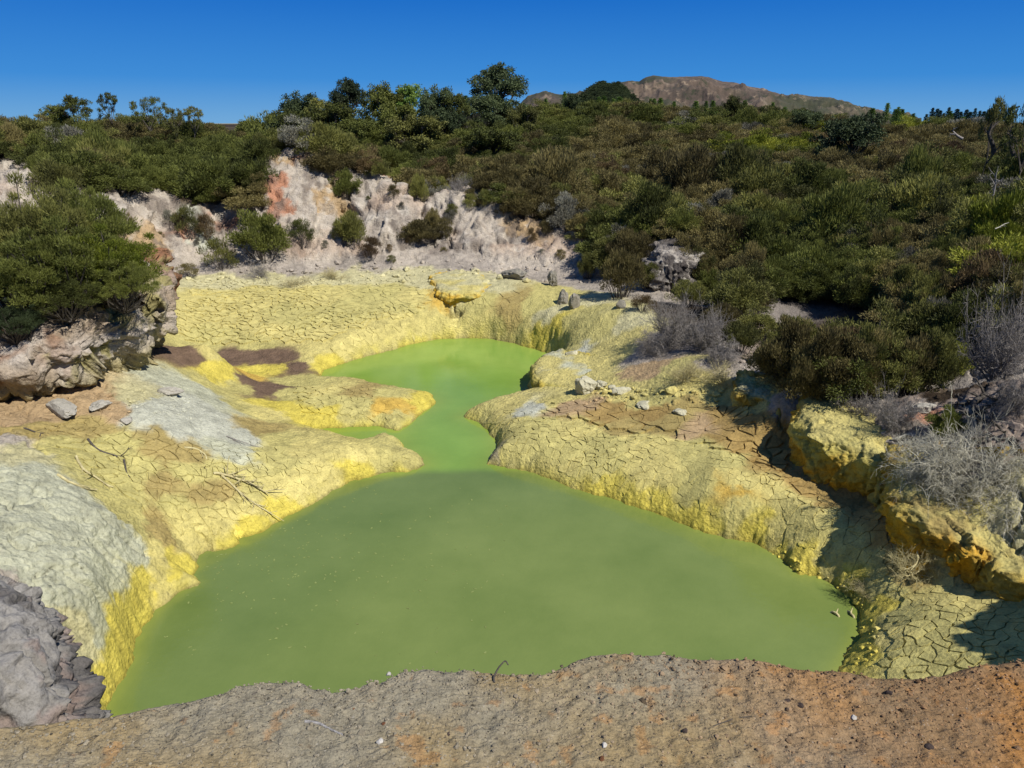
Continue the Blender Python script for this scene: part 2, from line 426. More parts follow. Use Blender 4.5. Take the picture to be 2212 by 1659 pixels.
p = W(975, 668, 1.5); CARVE.append((p[0], p[1], 0.75, 0.45, 0.9))
p = D(1110, 600, 48.3); CARVE.append((p[0], p[1], 0.7, 0.5, 0.9))

# ------------------------------------------------------------------ mineral colours: (u, v, sRGB as it looks in sun)
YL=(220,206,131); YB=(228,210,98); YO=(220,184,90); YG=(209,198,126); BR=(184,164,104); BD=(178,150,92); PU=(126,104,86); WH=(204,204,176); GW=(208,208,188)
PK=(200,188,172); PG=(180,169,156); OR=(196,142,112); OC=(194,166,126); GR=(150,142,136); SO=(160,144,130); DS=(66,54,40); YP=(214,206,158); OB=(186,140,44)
SEEDS = [(450,605,YP),(600,600,YP),(750,600,YP),(880,595,YP),(560,640,YL),(430,650,YL),(700,640,YL),(820,640,YG),(900,640,YL),(500,690,YL),(640,690,YG),(760,680,YG),(860,670,YG),(400,700,YL),(450,730,YG),(600,720,YL),(700,735,YL),(560,745,YG),
 (800,725,YL),(870,705,YL),(960,705,YL),(1060,705,YL),(1140,715,YL),(1170,735,YB),(1200,745,YG),(760,760,YL),(700,790,YB),(940,610,YP),(950,640,YO),(1000,640,YP),(1040,655,YG),(990,600,YP),(1060,620,YP),(1100,650,BR),(1080,680,BR),(1150,660,YG),(1180,680,YP),(1200,640,YG),(1240,690,YG),(1215,700,YB),(1260,650,YP),
 (400,762,PU),(450,760,YL),(500,772,PU),(560,765,PU),(600,772,PU),(640,790,PU),(660,780,YL),(580,795,YB),(480,800,YB),(530,805,YO),(450,790,YB),(540,825,PU),(600,835,PU),(570,845,PU),(500,830,YG),(640,830,YG),(620,850,YG),(700,840,YL),(780,845,BR),(850,850,YG),(920,865,YB),(840,880,YO),(780,880,YG),(700,870,YG),(600,880,YB),(660,890,YB),(700,900,YB),(760,905,YG),(850,905,YG),(570,890,YL),
 (450,830,YG),(400,830,WH),(480,870,WH),(420,880,GW),(350,880,GW),(300,900,GW),(460,920,GW),(520,945,GW),(500,980,WH),(400,920,GW),(520,880,YG),(560,930,BR),(590,950,YG),(300,860,YP),(200,860,OC),(240,890,OC),(120,880,OC),(50,900,OC),
 (80,930,BR),(200,930,BR),(260,960,YG),(330,960,BR),(400,980,BR),(150,980,YG),(300,1010,YG),(420,1020,YG),(350,1050,BR),(450,1060,BR),(250,1060,YG),(500,1020,YG),(380,1090,YG),(600,990,YG),(680,980,YL),(760,990,YL),(850,990,YG),(900,1000,YG),(640,1050,YL),(700,1040,YL),(760,1020,YB),(550,1070,YG),(560,1110,YL),(480,1120,YL),(400,1140,YL),(540,1150,YB),(600,1110,YB),(350,1150,BR),(420,1180,YL),(380,1220,YB),(340,1200,YL),(350,1270,YL),(400,1250,YG),(280,1120,YG),
 (0,960,PK),(50,980,YP),(100,1050,WH),(200,1100,WH),(260,1160,WH),(300,1220,WH),(150,1200,WH),(60,1200,WH),(0,1250,PK),(100,1280,WH),(200,1250,WH),(250,1260,WH),(200,1330,WH),(180,1380,YP),(100,1350,YP),(290,1290,YB),(260,1350,YB),(230,1420,YB),(200,1480,YB),(270,1400,YB),(220,1530,YB),(310,1260,YB),
 (1040,900,YG),(1100,880,YL),(1150,880,GW),(1200,870,YL),(1250,880,OC),(1300,895,BD),(1400,895,BD),(1480,890,BR),(1560,900,BD),(1620,930,BD),(1660,950,BD),(1350,930,BR),(1450,920,BR),(1500,930,OC),(1600,960,BD),(1660,1000,BD),(1080,930,YL),(1150,930,YG),(1250,930,YL),(1100,990,YG),(1080,1000,GR),(1200,970,YG),(1300,970,YG),(1400,970,YL),(1500,980,YG),(1580,1000,YG),(1200,1030,YL),(1300,1020,YG),(1300,1060,YB),(1400,1040,YL),(1400,1090,YB),(1500,1060,YG),(1500,1130,YB),(1600,1060,YL),(1590,1075,YO),(1600,1120,YG),(1700,1080,YL),(1640,1160,YB),(1700,1140,YL),(1800,1130,YG),(1720,1200,YB),(1800,1200,YL),(1860,1200,YL),(1750,1230,YB),(1830,1260,YB),(1900,1270,YG),(1880,1320,YB),(1860,1400,YB),(1900,1380,YL),
 (1950,1330,YG),(2000,1290,YL),(2050,1350,YG),(1950,1400,YG),(2100,1300,YL),(2100,1380,YG),(2180,1350,YG),(2000,1430,YG),(2150,1420,YG),(2212,1380,YG),(1730,1060,BD),(1850,1100,BD),(1920,1160,BD),(1950,1220,BR),
 (1180,820,YL),(1220,810,YL),(1260,790,YL),(1250,770,GW),(1300,760,YL),(1340,740,YL),(1300,710,YG),(1350,700,YP),(1220,760,YG),(1290,820,YL),(1350,850,YL),(1400,870,YG),(1400,800,OC),(1460,800,YG),(1420,760,PG),(1480,740,GR),(1500,830,YL),(1550,800,PG),(1560,850,YL),(1600,800,PG),(1640,780,SO),(1680,770,SO),(1700,800,PG),(1660,840,YL),(1620,880,YL),(1700,870,PG),(1780,860,PG),(1850,860,SO),(1950,880,SO),(2000,900,OR),(1990,890,PK),(1870,880,PG),(1930,930,PG),(2050,900,SO),(2120,830,PG),(2180,780,PG),(2150,900,SO),(2200,950,SO),(2050,960,PG),(1960,960,PG),(2100,1000,PG),(2200,1050,YP),(1960,1020,YL),(2000,1080,YL),(2100,1120,YL),(2200,1130,YP),
 # cliffs
 (20,380,PK),(60,360,PK),(90,380,PK),(250,440,PK),(230,480,PG),(290,520,OC),(300,450,PK),(270,500,PK),(320,530,OC),(350,440,PK),(370,480,PK),(388,492,OR),(340,460,PK),(420,480,GW),(440,520,GW),(400,540,PK),(410,430,OC),(478,455,PK),(485,485,OR),(470,520,PG),(430,570,PK),(500,570,PG),(380,580,PG),
 (560,470,PK),(540,540,PK),(600,335,OC),(650,335,OR),(680,360,OC),(590,380,PK),(610,395,OR),(640,425,PK),(650,380,PK),(680,400,PK),(620,440,OR),(700,430,OC),(660,450,PK),(640,500,PK),(660,530,PG),(620,580,PG),(700,520,PK),(720,570,PG),(690,560,PK),(730,460,OC),
 (780,390,PK),(820,385,OR),(870,385,OC),(850,410,PK),(800,440,PG),(830,470,PG),(880,450,PK),(850,500,PK),(800,510,PG),(870,550,PK),(810,560,PG),(900,540,PG),(930,410,PK),(960,430,PK),(950,470,PG),(1000,440,PK),(1060,430,PK),(970,520,PG),(1000,530,PG),(1020,500,PK),(1060,540,PK),(1000,570,PG),(1090,520,PK),(1130,490,OC),(1160,500,OC),(1100,570,PK),(1180,560,PK),(1200,590,PG),(1220,510,PG),(1240,560,PG),(1280,600,PG),(1330,620,PG),(1290,540,PG),(1400,560,PG),(1450,500,GR),(1480,520,GR),(1440,590,GR),(1420,620,PG),(1350,580,PG),
 (1580,640,GR),(1620,660,GR),(1560,600,GR),(1650,700,SO)]
seedP = np.array([hit(u, v) for u, v, c in SEEDS]); seedC = np.array([c for *_, c in SEEDS], float)
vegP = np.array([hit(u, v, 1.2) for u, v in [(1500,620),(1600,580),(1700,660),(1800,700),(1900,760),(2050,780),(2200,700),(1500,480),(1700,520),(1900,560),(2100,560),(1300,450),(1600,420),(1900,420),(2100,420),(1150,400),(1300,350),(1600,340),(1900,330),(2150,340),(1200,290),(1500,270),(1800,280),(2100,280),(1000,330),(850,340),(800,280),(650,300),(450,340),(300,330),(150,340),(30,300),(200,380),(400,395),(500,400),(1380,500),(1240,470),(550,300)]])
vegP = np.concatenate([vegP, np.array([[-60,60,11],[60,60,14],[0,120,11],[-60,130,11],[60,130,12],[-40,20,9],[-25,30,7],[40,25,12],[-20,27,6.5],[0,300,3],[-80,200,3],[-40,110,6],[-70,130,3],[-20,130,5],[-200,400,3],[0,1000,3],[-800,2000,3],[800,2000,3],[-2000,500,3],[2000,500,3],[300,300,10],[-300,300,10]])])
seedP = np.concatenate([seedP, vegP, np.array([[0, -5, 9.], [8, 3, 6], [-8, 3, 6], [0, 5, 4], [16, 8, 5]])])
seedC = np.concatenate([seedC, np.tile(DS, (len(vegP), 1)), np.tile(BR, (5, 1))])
seedL = lin(seedC)
ALB = 0.66
def paint(P):
    P = np.asarray(P, float)
    Q = P + 0.45 * np.stack([fbm(P * 0.9 + 3, 4), fbm(P * 0.9 + 31, 4), fbm(P * 0.9 + 57, 4)], 1)
    Q = Q + 0.34 * np.stack([fbm(P * 3.1 + 3, 4), fbm(P * 3.1 + 31, 4), fbm(P * 3.1 + 57, 4)], 1) + np.clip(P[:, 1:2] - 20, 0, 40) * 0.03 * np.stack([fbm(P * .7 + 83, 4), fbm(P * .7 + 71, 4), fbm(P * .7 + 97, 4)], 1)
    out = np.zeros((len(P), 3)); CH = 60000
    for a in range(0, len(P), CH):
        q = Q[a:a + CH]
        d2 = ((q ** 2).sum(1)[:, None] + (seedP ** 2).sum(1)[None] - 2 * q @ seedP.T)
        w = 1.0 / (np.maximum(d2, 0) + 0.01) ** 4.5
        out[a:a + CH] = (w @ seedL) / w.sum(1)[:, None]
    mot = 1 + 0.14 * fbm(P * 0.7 + 11, 5) + 0.10 * fbm(P * 5 + 17, 3)
    return out * ALB * mot[:, None]

# ------------------------------------------------------------------ terrain sheet
az = np.radians(np.concatenate([np.arange(-180, -52, 4), np.linspace(-50, 50, 840), np.arange(52, 180, 4)]))
rr = np.concatenate([np.linspace(0.4, 7, 14)[:-1], np.geomspace(7, 66, 900), np.geomspace(66.5, 130, 90), np.geomspace(135, 6000, 40)])
AZ, RR = np.meshgrid(az, rr, indexing='ij')
x = (np.sin(AZ) * RR).ravel(); y = (np.cos(AZ) * RR).ravel()
z = H(x, y)
nA, nR = AZ.shape
P = np.stack([x, y, z], 1)
G = P.reshape(nA, nR, 3)
du = np.gradient(G, axis=0); dv = np.gradient(G, axis=1)
Nn = np.cross(dv, du); Nn = Nn / (np.linalg.norm(Nn, axis=2)[..., None] + 1e-9)
Nn = np.where(Nn[..., 2:3] < 0, -Nn, Nn).reshape(-1, 3)
steep = sstep(0.25, 0.75, 1 - Nn[:, 2]) + 0.5 * sstep(2.6, 4, z)
steep = np.clip(steep, 0, 1)
near = sstep(120, 90, np.hypot(x, y)) * sstep(3.0, 6.0, np.hypot(x, y))
act = (near > 0) & (steep > 0.01)
disp = np.zeros(len(P))
pa = P[act] * np.array([1, 1, 0.8])
warp = fbm(pa * 0.5, 2)[:, None] * 1.2
pw = pa + 0.35 * np.stack([fbm(pa * 1.1 + 3, 3), fbm(pa * 1.1 + 13, 3), fbm(pa * 1.1 + 23, 3)], 1)
rk = np.clip(sstep(2.4, 3.6, z[act]) + 0.25, 0, 1) * (.25 + .75 * sstep(32, 38, y[act]))
disp[act] = steep[act] * near[act] * (0.42 * ridged(pa * 0.38 + warp, 5) * (.4 + .6 * rk) + 0.45 * rk * sstep(42, 46, y[act]) * ridged(pa * [.2, .2, .12] + 5, 3) + rk * (0.55 * facet(pw * [1, 1, .7], 0.6, 1) + 0.7 * facet(pw, 1.9, 2)) + 0.13 * ridged(pa * 3.2 + 9, 4))
cv = np.abs(fbm(pa * np.array([.55, .55, .22]) + 40, 4)); disp[act] -= steep[act] * near[act] * 0.5 * np.exp(-(cv / 0.03) ** 2)
sdv = SD(x, y)
disp *= sstep(0.05, 1.2, sdv)
P = P + Nn * disp[:, None]
# vertical fluting on steep wet banks
m = (steep > 0.15) & (sdv > 0) & (sdv < 3.5)
P[m] += Nn[m] * (0.10 * ridged(P[m] * np.array([2.6, 2.6, 0.35]), 3) * steep[m] * sstep(0, 0.4, sdv[m]))[:, None]
tint = paint(P)
steep = np.clip(steep, 0, 1)
cm = (sstep(2.6, 3.4, P[:, 2]) * sstep(.1, .4, steep) * (P[:, 1] > 36))[:, None]
k_ = cm * noisemix(P * [1.3, 1.3, .3], 1.0, .0, .35, 91) * .75; tint = tint * (1 - k_) + lin((128, 116, 106)) * ALB * k_
k_ = cm * noisemix(P, .28, .16, .38, 77) * .4; tint = tint * (1 - k_) + lin((204, 176, 152)) * ALB * k_
k_ = cm * noisemix(P, .9, .25, .42, 63) * .7; tint = tint * (1 - k_) + lin((222, 212, 196)) * ALB * k_
rim = (np.exp(-np.clip(sdv, 0, 9) / 0.16) * sstep(-.35, .25, fbm(P * 1.3 + 5, 3)) * .75)[:, None] * (sdv < 1.5)[:, None]
tint = tint * (1 - rim) + lin((230, 214, 96)) * ALB * rim                  # fresh sulphur at the waterline
wet = (sstep(0.10, 0.0, P[:, 2]) * (sdv < 1.0) * .45)[:, None]
tint = tint * (1 - wet)
idx = np.arange(nA * nR).reshape(nA, nR)
q = np.stack([idx[:-1, :-1], idx[:-1, 1:], idx[1:, 1:], idx[1:, :-1]], -1).reshape(-1, 4)
me = make_mesh('ground', P, q, True, tint)
ground = obj('ground', me, M_ground); tag(ground, kind='structure')

# the same surface for later placement
def ground_z(x, y): return H(x, y)

# ------------------------------------------------------------------ cracked mud plates
def clip_poly(poly, mx, my, nx, ny):
    out = []; L = len(poly)
    for i in range(L):
        a = poly[i]; b = poly[(i + 1) % L]
        da = (a[0] - mx) * nx + (a[1] - my) * ny; db = (b[0] - mx) * nx + (b[1] - my) * ny
        if da <= 0: out.append(a)
        if (da < 0 < db) or (db < 0 < da):
            t = da / (da - db); out.append((a[0] + (b[0] - a[0]) * t, a[1] + (b[1] - a[1]) * t))
    return out
def cells(poly, size, seed, aspect=1.0, ang=0.0):
    """irregular cells that fill a world polygon"""
    R = random.Random(seed)
    P_ = np.array(poly); ca, sa = math.cos(ang), math.sin(ang)
    rot = np.array([[ca, sa], [-sa, ca]]); Q = P_ @ rot.T; Q[:, 1] *= aspect
    x0, y0 = Q.min(0); x1, y1 = Q.max(0)
    nx, ny = int((x1 - x0) / size) + 3, int((y1 - y0) / size) + 3
    S = {}
    for i in range(nx):
        for j in range(ny):
            S[i, j] = (x0 + (i - 1 + 0.5 * (j % 2) + R.uniform(-.7, .7)) * size, y0 + (j - 1 + R.uniform(-.7, .7)) * size)
    for k in list(S):
        if R.random() < .12: del S[k]
    out = []
    ks = list(S); C = np.array([S[k] for k in ks])
    inside = in_poly(C[:, 0], C[:, 1], Q.tolist())
    for k, ok in zip(ks, inside):
        if not ok: continue
        c = S[k]; s = size * 2.0
        pl = [(c[0] - s, c[1] - s), (c[0] + s, c[1] - s), (c[0] + s, c[1] + s), (c[0] - s, c[1] + s)]
        for di in (-3, -2, -1, 0, 1, 2, 3):
            for dj in (-3, -2, -1, 0, 1, 2, 3):
                if di == dj == 0: continue
                o = S.get((k[0] + di, k[1] + dj))
                if o is None: continue
                pl = clip_poly(pl, (c[0] + o[0]) / 2, (c[1] + o[1]) / 2, o[0] - c[0], o[1] - c[1])
                if len(pl) < 3: break
        if len(pl) < 3: continue
        A_ = np.array(pl); A_[:, 1] /= aspect
        out.append(A_ @ rot)
    return out
def hash01(x, y, k):
    v = math.sin(round(x * 40) * 12.9898 + round(y * 40) * 78.233 + k * 37.7) * 43758.5453
    return v - math.floor(v)
def plate_mesh(poly, gap, thick, R):
    c = poly.mean(0); pts = []; gs = []
    gmod = float(np.clip(1.05 + 1.9 * fbm(np.array([[c[0] * .3, c[1] * .3, 4.0]]), 2)[0], .25, 1.9))
    L = len(poly)
    for i in range(L):
        a, b = poly[i], poly[(i + 1) % L]
        e = np.linalg.norm(b - a)
        m = (a + b) / 2
        h = hash01(m[0], m[1], 0)
        g = gap * gmod * (0.05 if h < 0.27 else 0.65 + 1.7 * (h - .27))
        if e < 0.05: pts.append(m); gs.append(g); continue
        for t in (0.06, 0.5, 0.94): pts.append(a + (b - a) * t); gs.append(g)
    return c, np.array(pts), np.array(gs)
def plates(polys_px, size, seed, gap, thick, parent, aspect=1.0, ang=0.0, keep=1.0):
    """returns list of (screen_size, V, F)"""
    R = random.Random(seed); res = []
    world = np.array([hit(u, v)[:2] for u, v in polys_px])
    pls = cells(world, size, seed, aspect, ang)
    allc = []
    for pl in pls:
        if R.random() > keep: continue
        allc.append(plate_mesh(pl, gap, thick, R))
    if not allc: return res
    cs = np.array([a[0] for a in allc])
    sdc = SD(cs[:, 0], cs[:, 1])
    for (c, p_, g_), s in zip(allc, sdc):
        if s < size * 0.5 + 0.10: continue
        res.append([c, len(p_), p_, g_, thick, R.uniform(-.004, .004), (R.gauss(0, 0.012), R.gauss(0, 0.012))])
    if not res: return []
    PP_ = np.concatenate([r_[2] for r_ in res])           # shared warp: neighbours keep matching wavy edges
    w3 = np.stack([PP_[:, 0], PP_[:, 1], PP_[:, 0] * 0], 1); wa = size * 0.30
    PW = PP_ + wa * np.stack([fbm(w3 * (1.0 / size) + 7, 3), fbm(w3 * (1.0 / size) + 27, 3)], 1)
    o = 0
    for r_ in res:
        n_ = r_[1]; p_ = PW[o:o + n_]; o += n_
        c = p_.mean(0); d = p_ - c; l = np.linalg.norm(d, axis=1)[:, None]
        top = c + d * np.clip(1 - r_[3][:, None] / (l + 1e-6), .3, 1)
        r_[0] = c; r_[2] = np.concatenate([top, top, c[None]])
    XX = np.concatenate([r_[2] for r_ in res]); ZZ = H(XX[:, 0], XX[:, 1]); o = 0; out = []
    edge_ = np.clip(SD(XX[:, 0], XX[:, 1]), 0, 1.2) / 1.2
    for c, n_, X, g_, th, dz, tl in res:
        zz = ZZ[o:o + len(X)].copy(); ed = edge_[o:o + len(X)]; o += len(X)
        tilt = (X - c) @ np.array(tl)
        Am = np.column_stack([X[n_:] - c, np.ones(n_ + 1)]); pl_ = Am @ np.linalg.lstsq(Am, zz[n_:], rcond=None)[0]
        zz[n_:] = .2 * zz[n_:] + .8 * pl_
        zz[:n_] -= 0.05; zz[n_:2 * n_] += (th * (.35 + .65 * ed) + dz + tilt)[n_:2 * n_]; zz[2 * n_:] += (th * (.35 + .65 * ed) + dz)[2 * n_:]
        V = np.concatenate([X, zz[:, None]], 1)
        j = np.arange(n_); k = (j + 1) % n_
        Q = np.stack([j, k, k + n_, j + n_], 1)
        T = np.stack([j + n_, k + n_, np.full(n_, 2 * n_)], 1)
        area = abs(np.sum(X[:n_, 0] * np.roll(X[:n_, 1], -1) - np.roll(X[:n_, 0], -1) * X[:n_, 1])) / 2
        dist = np.linalg.norm(V[-1] - np.array([0, 0, HC]))
        out.append((area * (HC - V[-1, 2]) / dist ** 3, V, Q, T))
    return out

PL = []
# right beach: brown deep-cracked band, then paler beach
PL += plates([(1190,870),(1320,870),(1480,870),(1570,880),(1640,915),(1700,965),(1715,1010),(1690,1020),(1600,985),(1450,940),(1300,925),(1200,900)], 0.44, 11, 0.034, 0.08, None, 1.25, -0.35)
PL += plates([(1050,900),(1190,880),(1200,905),(1300,930),(1450,945),(1600,990),(1690,1022),(1760,1060),(1870,1110),(1950,1200),(1930,1270),(1850,1250),(1740,1200),(1640,1150),(1500,1110),(1380,1070),(1250,1035),(1120,1000),(1090,960)], 0.29, 12, 0.013, 0.05, None, 1.3, -0.4)
PL += plates([(1960,1260),(2060,1265),(2160,1300),(2260,1340),(2270,1480),(1900,1480),(1930,1330)], 0.26, 13, 0.012, 0.045, None, 1.2, 0.5)
# far flat, left of the round pool
PL += plates([(410,650),(520,625),(900,620),(930,650),(900,680),(800,700),(700,735),(560,740),(400,735),(370,690)], 0.38, 14, 0.036, 0.08, None, 1.15, 0.3)
PL += plates([(420,602),(900,598),(920,622),(700,628),(520,628),(410,640)], 0.34, 15, 0.026, 0.06, None, 1.0, 0.0)
PL += plates([(900,690),(1010,670),(1180,680),(1190,720),(1080,722),(900,715),(800,745),(740,770),(690,775),(740,735),(820,705)], 0.32, 18, 0.016, 0.05, None, 1.0, 0.0)
PL += plates([(1020,640),(1120,625),(1150,660),(1130,680),(1020,672)], 0.45, 19, 0.02, 0.04, None)
# left shore
PL += plates([(80,900),(250,900),(420,960),(560,960),(700,970),(860,975),(900,1000),(780,1015),(690,1060),(600,1110),(540,1150),(420,1170),(330,1120),(230,1040),(140,960)], 0.28, 16, 0.014, 0.05, None, 1.2, 0.7)
PL += plates([(640,835),(760,835),(880,855),(920,868),(870,900),(760,905),(650,890)], 0.30, 17, 0.016, 0.05, None)
# top of the yellow bluff is handled with the bluff
PL.sort(key=lambda t: -t[0])
def join_pl(lst):
    Vs, Qs, Ts, o = [], [], [], 0
    for _, V, Q, T in lst:
        Vs.append(V); Qs.append(Q + o); Ts.append(T + o); o += len(V)
    return np.concatenate(Vs), [np.concatenate(Qs), np.concatenate(Ts)]
V, F = join_pl(PL)
tnt = paint(V)
o = 0
shade = np.random.default_rng(5)
for i, (_, Vp, Q, T) in enumerate(PL):
    tnt[o:o + len(Vp)] *= shade.uniform(0.95, 1.04)
    if i < 300:
        c0 = Vp[-1].copy()
        m_ = make_mesh('mud_plate', Vp - c0, [Q, T], False, tnt[o:o + len(Vp)])
        ob = obj('mud_plate', m_, M_plate, ground); ob.location = c0
    o += len(Vp)
o = sum(len(p_[1]) for p_ in PL[:300])
V, F = join_pl(PL[300:])
ob = obj('mud_plates', make_mesh('mud_plates', V, F, False, tnt[o:]), M_plate, ground); tag(ob, kind='stuff')
print('plates', len(PL))

# ------------------------------------------------------------------ water
wx, wy = np.meshgrid(np.arange(-20, 20.01, 0.2), np.arange(5, 47.01, 0.2), indexing='ij')
s = SD(wx.ravel(), wy.ravel())
P3 = np.stack([wx.ravel(), wy.ravel(), wx.ravel() * 0], 1)
yn = W(985, 1012, 0)[1]
fy = wy.ravel() - yn + 0.06 * (wx.ravel()) ** 2 * 0.4 + 0.25 * fbm(P3 * 0.5, 3)
farp = sstep(-0.35, 0.35, fy)
near_c = lin((132, 150, 80)); near_d = lin((120, 140, 76)); far_c = lin((140, 177, 76)); far_e = lin((152, 188, 84)); sh_c = lin((172, 178, 74))
k1 = sstep(-0.4, 0.5, fbm(P3 * 0.12 + 4, 3))[:, None]
cn = near_c * (1 - k1) + near_d * k1
k2 = sstep(31, 39, wy.ravel() + 2 * fbm(P3 * 0.2, 2))[:, None]
cf = far_c * (1 - k2) + far_e * k2
c = cn * (1 - farp[:, None]) + cf * farp[:, None]
ke = np.exp(-np.maximum(-s, 0) / (0.16 + 0.34 * farp))[:, None] * 0.45
c = c * (1 - ke) + sh_c * ke
inl = W(740, 940, 0)
ki = 0.75 * np.exp(-(((wx.ravel() - inl[0]) / 2.3) ** 2 + ((wy.ravel() - inl[1]) / 0.9) ** 2))[:, None]
c = c * (1 - ki) + lin((160, 180, 60)) * ki
gi = np.arange(wx.size).reshape(wx.shape)
q = np.stack([gi[:-1, :-1], gi[1:, :-1], gi[1:, 1:], gi[:-1, 1:]], -1).reshape(-1, 4)
m, nt, N, L, bs = new_mat('milky_green_water')
at = N.new('ShaderNodeAttribute'); at.attribute_name = 'tint'
geo = N.new('ShaderNodeNewGeometry')
n1 = nnoise(N, L, geo.outputs['Position'], 0.35, 5, 0.6)
r1 = nramp(N, L, n1.outputs[0], [(0.3, (0.84, 0.88, 0.82)), (0.7, (1.12, 1.09, 1.14))])
c1 = nmix(N, L, at.outputs['Color'], r1.outputs[0], 1.0, 'MULTIPLY')
L.new(c1.outputs[2], bs.inputs['Base Color'])
bs.inputs['Roughness'].default_value = 0.07; bs.inputs['IOR'].default_value = 1.33
n2 = nnoise(N, L, geo.outputs['Position'], 6.0, 5, 0.6)
b = N.new('ShaderNodeBump'); b.inputs['Strength'].default_value = 0.16; b.inputs['Distance'].default_value = 0.03
L.new(n2.outputs[0], b.inputs['Height']); L.new(b.outputs[0], bs.inputs['Normal'])
water = obj('water', make_mesh('water', P3, q, True, c * 0.62), m); tag(water, kind='structure')

# floating scum flakes on the near pool
R = random.Random(4); mb = MB()
for _ in range(380):
    if R.random() < 0.75:
        u = R.gauss(620, 170); v = R.gauss(1190, 75)
    else:
        u = R.uniform(350, 1100); v = R.uniform(1040, 1420)
    p = W(u, v, 0.0)
    if SD(np.array([p[0]]), np.array([p[1]]))[0] > -0.25: continue
    a = R.uniform(0.015, 0.06); nn = 7; th = R.uniform(0, 6)
    ex = np.array([math.cos(th), math.sin(th)]); ey = np.array([-ex[1], ex[0]])
    rim = [p[:2] + ex * a * R.uniform(.6, 1.2) * math.cos(t) + ey * a * R.uniform(.25, .6) * math.sin(t) for t in np.arange(nn) * 2 * math.pi / nn]
    V = [(*q_, 0.001) for q_ in rim] + [(*q_, 0.007) for q_ in rim] + [(p[0], p[1], 0.009)]
    mb.add(V, [(i, (i + 1) % nn, nn + (i + 1) % nn, nn + i) for i in range(nn)])
    mb.T.append(np.array([(nn + i, nn + (i + 1) % nn, 2 * nn) for i in range(nn)]) + mb.n - len(V))
M_scum = ground_mat('pale_scum', const=tuple(lin((150, 163, 98)) * 0.6), bump=0.2)
ob = obj('scum', mb.mesh('scum'), M_scum); tag(ob, 'pale flakes of scum floating on the near green pool', 'scum', kind='stuff')

